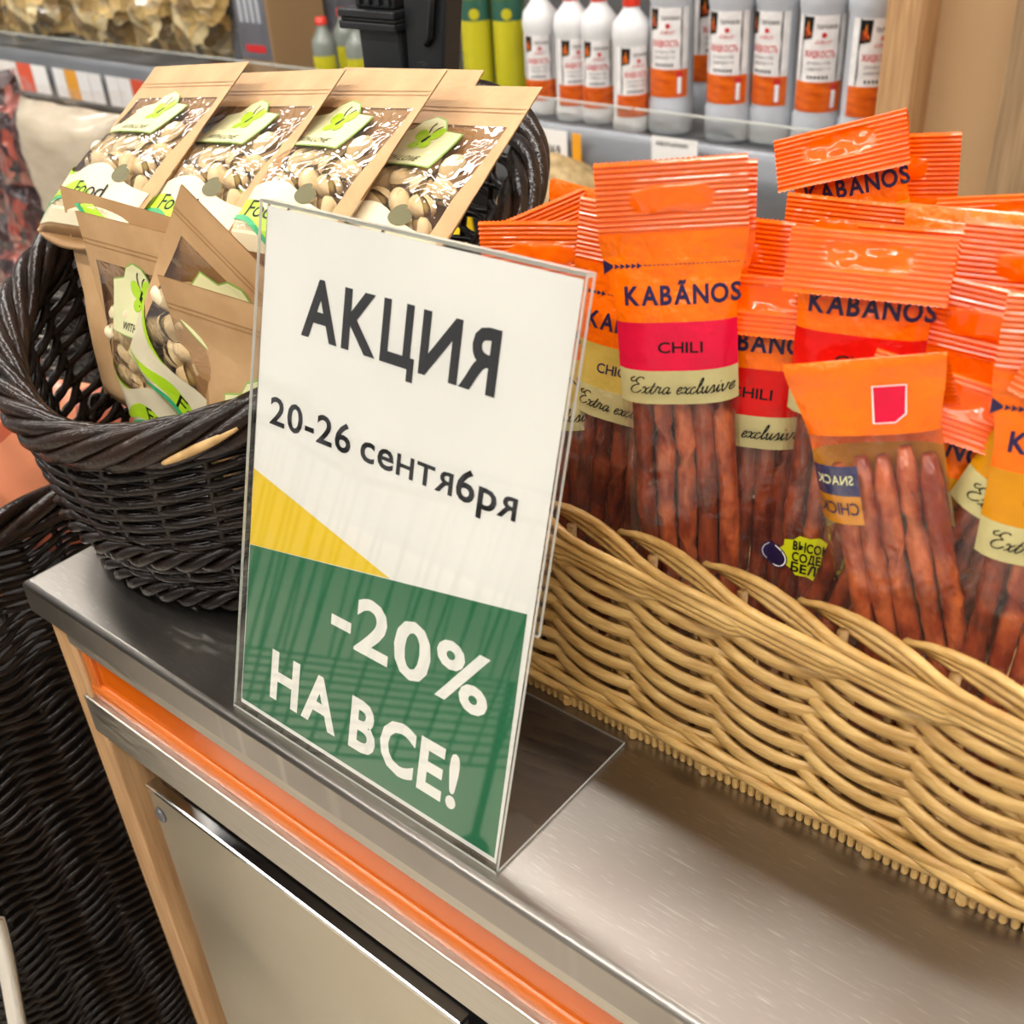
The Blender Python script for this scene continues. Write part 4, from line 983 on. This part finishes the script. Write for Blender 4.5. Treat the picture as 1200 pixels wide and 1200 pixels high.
def bag_proto(kind):
    """kind: window (front with nuts), plain (kraft with butterfly label), back (all kraft)"""
    if kind in BAGS: return BAGS[kind]
    parts = []; us = [-1, -0.92, -0.84, -0.6, -0.4, -0.2, 0, 0.2, 0.4, 0.6, 0.8, 0.88, 0.94, 1]; nv = 30
    hv0, hv1 = 0.06, 0.79
    pouch = MB(); win = MB()
    rows = [[Vector((x*GW/2, bg_d(x*GW/2, GL*j/nv), GL*j/nv)) for x in us] for j in range(nv+1)]
    for j in range(nv):
        f = (j+0.5)/nv
        for i in range(len(us)-1):
            x = (us[i]+us[i+1])/2; inwin = kind == 'window' and hv0 < f < hv1 and -0.84 < x < 0.88
            tgt = win if inwin else pouch
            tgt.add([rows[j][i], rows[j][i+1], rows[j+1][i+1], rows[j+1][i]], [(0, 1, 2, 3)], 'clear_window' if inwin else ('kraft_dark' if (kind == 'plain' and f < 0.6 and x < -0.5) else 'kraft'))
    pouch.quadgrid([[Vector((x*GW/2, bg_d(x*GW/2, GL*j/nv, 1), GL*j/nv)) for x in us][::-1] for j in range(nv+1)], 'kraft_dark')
    # pleated bottom gusset
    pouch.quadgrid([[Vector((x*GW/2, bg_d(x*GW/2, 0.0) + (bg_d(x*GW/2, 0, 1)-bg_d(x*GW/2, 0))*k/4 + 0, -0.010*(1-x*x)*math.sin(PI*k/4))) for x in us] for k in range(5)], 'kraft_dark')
    me = pouch.mesh('pouch'); bm = bmesh.new(); bm.from_mesh(me); bmesh.ops.remove_doubles(bm, verts=bm.verts, dist=0.00001); bm.to_mesh(me); bm.free(); me.polygons.foreach_set('use_smooth', [True]*len(me.polygons)); parts.append(('pouch', me, None))
    # heat-seal line across the header
    def sf(o): return lambda u, v: Vector((u, bg_d(u, v) - o, v))
    seam = []
    for k in range(2): seam.append((*poly2d(rc(-GW/2+0.001, GL*(0.865+0.02*k), GW/2-0.001, GL*(0.865+0.02*k)+0.0008)), 'kraft_dark'))
    parts.append(('heat_seal', letter_mesh('heat_seal', seam, sf(0.0003), 0.01), None))
    if kind == 'window':
        me = win.mesh('window'); bm = bmesh.new(); bm.from_mesh(me); bmesh.ops.remove_doubles(bm, verts=bm.verts, dist=0.00001); bm.to_mesh(me); bm.free(); me.polygons.foreach_set('use_smooth', [True]*len(me.polygons)); parts.append(('window', me, None))
        N_ = 24; X = [-GW/2*0.97 + GW*0.97*i/N_ for i in range(N_+1)]
        def top(x): return GL*(0.295 + 0.035*math.sin(x*70+1.0) - 0.25*x)
        cream = strip2d([(x, 0.004) for x in X], [(x, top(x)) for x in X])
        parts.append(('printed_band', letter_mesh('printed_band', [(*cream, 'cream_print')], sf(0.0005), 0.008), None))
        def wv(a, b, c, d): return strip2d([(x, GL*(a + b*math.sin(x*55+c))) for x in X], [(x, GL*(a + b*math.sin(x*55+c)) + d*max(0.1, 0.5+0.5*math.cos(x*40))) for x in X])
        parts.append(('green_wave', letter_mesh('green_wave', [(*wv(0.10, 0.05, 2.4, 0.013), 'lime_print')], sf(0.0009), 0.008), None))
        parts.append(('teal_wave', letter_mesh('teal_wave', [(*wv(0.075, 0.05, 2.2, 0.004), 'teal_print')], sf(0.0012), 0.008), None))
        parts.append(('green_corner', letter_mesh('green_corner', [(*strip2d([(x, top(x)-0.0005) for x in X[:8]], [(x, top(x)+0.007*(1-i/7)) for i, x in enumerate(X[:8])]), 'lime_print')], sf(0.0008), 0.008), None))
        ps = [(*text2d('Food', 0.0125, 0.040, 0.0, 0.05, x0=0.012, y0=GL*0.145), 'print_black')]
        parts.append(('lettering', letter_mesh('lettering', ps, sf(0.0011), 0.006), None)); ps = []
        ps += [(*disc2d(0.036, GL*0.285, 0.0085, 0.0062), 'olive_print'), (*disc2d(0.033, GL*0.318, 0.0048, 0.0028, 12, 0.5), 'olive_print')]
        parts.append(('apple_print', letter_mesh('apple_print', ps, sf(0.0011), 0.006), None))
        lx, ly = -0.004, GL*0.655
    else: lx, ly = 0.012, GL*0.50
    if kind in ('window', 'plain'):
        k = 0.034 if kind == 'window' else 0.036
        shp = [(-1, -0.75), (1, -0.75), (0.92, 0.55), (0.45, 0.62), (0.25, 0.95), (-0.05, 1.05), (-0.35, 0.9), (-0.5, 0.62), (-0.92, 0.5)]
        parts.append(('label', letter_mesh('label', [([(lx+x*k, ly+y*k*0.8) for x, y in shp], [tuple(range(9))], 'label_edge')], sf(0.0006), 0.006), None))
        parts.append(('label_face', letter_mesh('label_face', [([(lx+x*k*0.965, ly+(y*0.955)*k*0.8) for x, y in shp], [tuple(range(9))], 'label_cream')], sf(0.0010), 0.006), None))
        bf = butterfly(lx + (0.004 if kind == 'window' else 0.010), ly+k*0.18, k*0.40)
        parts.append(('butterfly_print', letter_mesh('butterfly_print', bf, sf(0.0014), 0.006), None))
        if kind == 'window': tx = [(*text2d('WITH LOVE', 0.0052, 0.036, 0.0, shear=0.3, x0=lx, y0=ly-k*0.48), 'print_black')]
        else: tx = [(*text2d('Favorite', 0.0062, 0.034, 0.0, x0=lx+0.006, y0=ly-k*0.30), 'print_black'), (*text2d('WITH LOVE', 0.0055, 0.046, 0.0, shear=0.2, x0=lx, y0=ly-k*0.54), 'print_black')]
        parts.append(('label_lettering', letter_mesh('label_lettering', tx, sf(0.0013), 0.006), None))
    if kind == 'window':
        rn = random.Random(4); st = 0.0185; j = 0; v = GL*0.28
        while v < GL*0.74:
            u = -GW/2*0.74 + (st/2 if j % 2 else 0)
            while u < GW/2*0.78:
                uu = u + rn.uniform(-.002, .002); vv = v + rn.uniform(-.002, .002); dd = -bg_d(uu, vv)
                if dd > 0.0060 and not (abs(uu-lx) < 0.014 and vv > ly-0.010):
                    M = Matrix.Translation((uu, -max(0.0, dd-0.0105), vv)) @ Matrix.Rotation(rn.uniform(0, 2*PI), 4, 'Y') @ Matrix.Rotation(rn.uniform(-0.6, 0.6), 4, 'X') @ Matrix.Rotation(rn.uniform(0, 2*PI), 4, 'Z') @ Matrix.Scale(rn.uniform(1.12, 1.34), 4)
                    parts.append(('pistachio', NUT, M))
                u += st
            v += st*0.86; j += 1
    BAGS[kind] = parts; return parts
def nut_bag(top, yaw, lean, roll, twist, kind, label, flip=False):
    M = pose((0, 0, 0), yaw, lean, roll) @ Matrix.Rotation(math.radians(twist + (180 if flip else 0)), 4, 'Z')
    M.translation = Vector(top) - (M @ Vector((0, 0, GL))); o = empty('pistachio_bag', mat=M)
    sub = {}
    for nm, me, mw in bag_proto(kind):
        par = {'label_face': 'label', 'butterfly_print': 'label', 'label_lettering': 'label', 'green_wave': 'printed_band', 'teal_wave': 'printed_band', 'green_corner': 'printed_band', 'lettering': 'printed_band', 'apple_print': 'printed_band', 'heat_seal': 'pouch'}.get(nm)
        sub[nm] = link(nm, me, sub.get(par, o), mw=mw)
    return tag(o, label, 'bag of nuts', 'kraft bags of pistachios in the dark basket')
nut_bag((-.254, .245, .306), 0, 55, 0, -8, 'window', 'leftmost kraft nut bag of the leaning back row, fully visible window')
nut_bag((-.168, .256, .306), 0, 55, 0, -8, 'window', 'second nut bag from the left in the leaning back row')
nut_bag((-.086, .266, .311), 0, 55, 1, -8, 'window', 'third nut bag from the left in the back row, resting on the fourth')
nut_bag((-.028, .283, .303), 0, 55, 0, -6, 'window', 'rightmost nut bag of the back row, beside the twisted rim')
nut_bag((-.105, .312, .302), 4, 55, 0, -4, 'back', 'kraft bag behind the back row, only its top edge showing')
p = at(142, 238, 0.122); nut_bag(p, 4, 2, 3, 0, 'back', 'plain kraft bag end lying under the leftmost window bag')
p = at(150, 262, 0.104); nut_bag(p, 8, 1, -2, -10, 'window', 'upright nut bag against the left wall of the dark basket')
p = at(308, 312, 0.100); nut_bag(p, 6, -2, 38, 0, 'window', 'nut bag tilted to the right across the front of the basket')
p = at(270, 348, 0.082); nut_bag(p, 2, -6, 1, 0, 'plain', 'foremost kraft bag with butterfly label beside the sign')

# ------------------------------------------------------------------ tall dark hamper left of the counter
HX0, HX1, HY0, HY1, HZ = -0.80, -0.335, -0.145, 0.32, -0.002
t = empty('tall_wicker_hamper', ((HX0+HX1)/2, (HY0+HY1)/2, FZ)); HR = 0.05
def hper(n_per_m):
    pts = []
    def arc(cx, cy, a0):
        for i in range(1, 8): a = a0 + PI/2*i/8; pts.append((cx+HR*math.cos(a), cy+HR*math.sin(a), math.cos(a), math.sin(a)))
    def seg(a, b, nx, ny):
        L = math.hypot(b[0]-a[0], b[1]-a[1]); n = max(2, int(L*n_per_m))
        for i in range(n+1): pts.append((a[0]+(b[0]-a[0])*i/n, a[1]+(b[1]-a[1])*i/n, nx, ny))
    seg((HX0+HR, HY0), (HX1-HR, HY0), 0, -1); arc(HX1-HR, HY0+HR, -PI/2); seg((HX1, HY0+HR), (HX1, HY1-HR), 1, 0); arc(HX1-HR, HY1-HR, 0)
    seg((HX1-HR, HY1), (HX0+HR, HY1), 0, 1); arc(HX0+HR, HY1-HR, PI/2); seg((HX0, HY1-HR), (HX0, HY0+HR), -1, 0); arc(HX0+HR, HY0+HR, PI)
    return pts
HP = hper(130); s_ = [0]
for i in range(1, len(HP)): s_.append(s_[-1] + math.hypot(HP[i][0]-HP[i-1][0], HP[i][1]-HP[i-1][1]))
mb = MB(); nr = 140
for r_ in range(nr):
    z = FZ + 0.01 + (HZ-FZ-0.03)*r_/(nr-1); pts = []
    for i, (x, y, nx, ny) in enumerate(HP):
        c = s_[i]/0.034; ph = c*PI + (r_ % 2)*PI
        o_ = 0.0030*math.sin(ph); tri = abs((c*0.5 + 0.25*(r_//16)) % 1 - 0.5)*2
        pts.append(loc(t, (x+nx*o_, y+ny*o_, z + 0.009*tri)))
    mb.tube(pts, 0.0027, 'wicker_dark', 5, closed=True)
o = mb.build('woven_wall', t); o['kind'] = 'stuff'
for i in range(0, len(HP), 4):
    x, y, nx, ny = HP[i]
    if x > HX1-0.08: MB().tube([loc(t, (x-nx*0.003, y-ny*0.003, FZ)), loc(t, (x-nx*0.003, y-ny*0.003, HZ-0.005))], 0.003, 'wicker_dark', 5).build('stake', t)
for st in range(4):
    pts = []
    for i, (x, y, nx, ny) in enumerate(HP):
        ph = s_[i]*22 + st*PI/2; o_ = 0.003 + 0.010*math.cos(ph); pts.append(loc(t, (x+nx*o_, y+ny*o_, HZ - 0.008 + 0.010*math.sin(ph))))
    MB().tube(pts, 0.0065, 'wicker_dark_rim', 8, closed=True).build('rim_strand', t)
MB().box(loc(t, (HX0+0.03, HY0+0.03, FZ+0.005)), loc(t, (HX1-0.03, HY1-0.03, -0.16)), 'dark_void').build('liner', t, bevel=0.01)
tag(t, 'tall black-brown wicker hamper standing on the floor left of the counter', 'hamper')
for i, (px, py, yaw, roll, lb) in enumerate([(20, 520, 40, 12, 'salmon-coloured pack in clear film in the hamper, nearest the dark basket'), (-25, 560, 50, -8, 'salmon-coloured pack cut off by the left edge, lower one')]):
    q = pillow('salmon_pack', 0.18, 0.185 - 0.02*i, 0.05, 'salmon_bag', 5.5*i+1)
    p = Vector((-0.47 - 0.04*i, 0, 0)); y = 0.14 - 0.16*i
    q.matrix_world = pose((p.x, y, -0.158), yaw, 8, roll); tag(q, lb, 'snack pack', 'salmon-coloured packs in the hamper')
# chrome trolley tube in the lower left corner
def atx(px, py, X):
    d = RR.transposed() @ Vector(((px-600)/F, (py-600)/F, 1)); return CAM + d*((X-CAM.x)/d.x)
p0 = atx(5, 1120, -0.29); t = empty('chrome_tube', (p0.x, p0.y, FZ))
a = [loc(t, tuple(atx(x, y, -0.29))) for x, y in [(-25, 1040), (-6, 1075), (6, 1120), (24, 1215)]]
MB().tube(crv(a, 6), 0.008, 'chrome', 12).build('bend', t)
e_ = a[-1]; MB().tube([e_, (e_[0], e_[1]+0.02, 0.0)], 0.008, 'chrome', 12).build('upright', t)
tag(t, 'bent chrome tube at the lower left corner beside the hamper', 'tube')
# ------------------------------------------------------------------ shopping trolley in the aisle, seen mirrored in the sign and the orange panel
t = empty('shopping_trolley', (-0.75, -1.25, FZ)); t.rotation_euler = (0, 0, math.radians(20))
def tw(f, z0=0.42, z1=0.98): return 0.26 + 0.04*f
wm = MB()
for side in (-1, 1):
    for i in range(17):
        y = -0.42 + 0.84*i/16; wm.tube([(side*0.25, y, 0.50), (side*0.29, y*1.05, 0.95)], 0.0028, 'black_plastic', 5)
for e in (-1, 1):
    for i in range(11):
        x = -0.25 + 0.5*i/10; wm.tube([(x, e*0.42, 0.50), (x*1.16, e*0.44, 0.95)], 0.0028, 'black_plastic', 5)
for i in range(11): wm.tube([(-0.25+0.05*i, -0.42, 0.50), (-0.25+0.05*i, 0.42, 0.50)], 0.0028, 'black_plastic', 5)
o = wm.build('wire_basket', t); o['kind'] = 'stuff'
MB().tube([(-0.29, -0.44, 0.95), (0.29, -0.44, 0.95), (0.29, 0.44, 0.95), (-0.29, 0.44, 0.95)], 0.007, 'black_plastic', 8, closed=True).build('rim_tube', t)
for sx in (-1, 1):
    MB().tube([(sx*0.25, -0.38, 0.50), (sx*0.25, -0.42, 0.10)], 0.011, 'black_plastic', 8).build('leg', t); MB().tube([(sx*0.25, 0.38, 0.50), (sx*0.25, 0.42, 0.10)], 0.011, 'black_plastic', 8).build('leg', t)
    for y in (-0.42, 0.42): MB().tube([(sx*0.25-0.012, y, 0.055), (sx*0.25+0.012, y, 0.055)], 0.055, 'black_plastic', 16).build('wheel', t)
    MB().tube([(sx*0.29, 0.44, 0.95), (sx*0.27, 0.56, 1.04)], 0.010, 'black_plastic', 8).build('handle_arm', t)
MB().tube([(-0.28, 0.56, 1.04), (0.28, 0.56, 1.04)], 0.014, 'label_green', 12).build('handle', t)
tag(t, 'black wire shopping trolley in the aisle, mirrored in the acrylic sign', 'trolley')
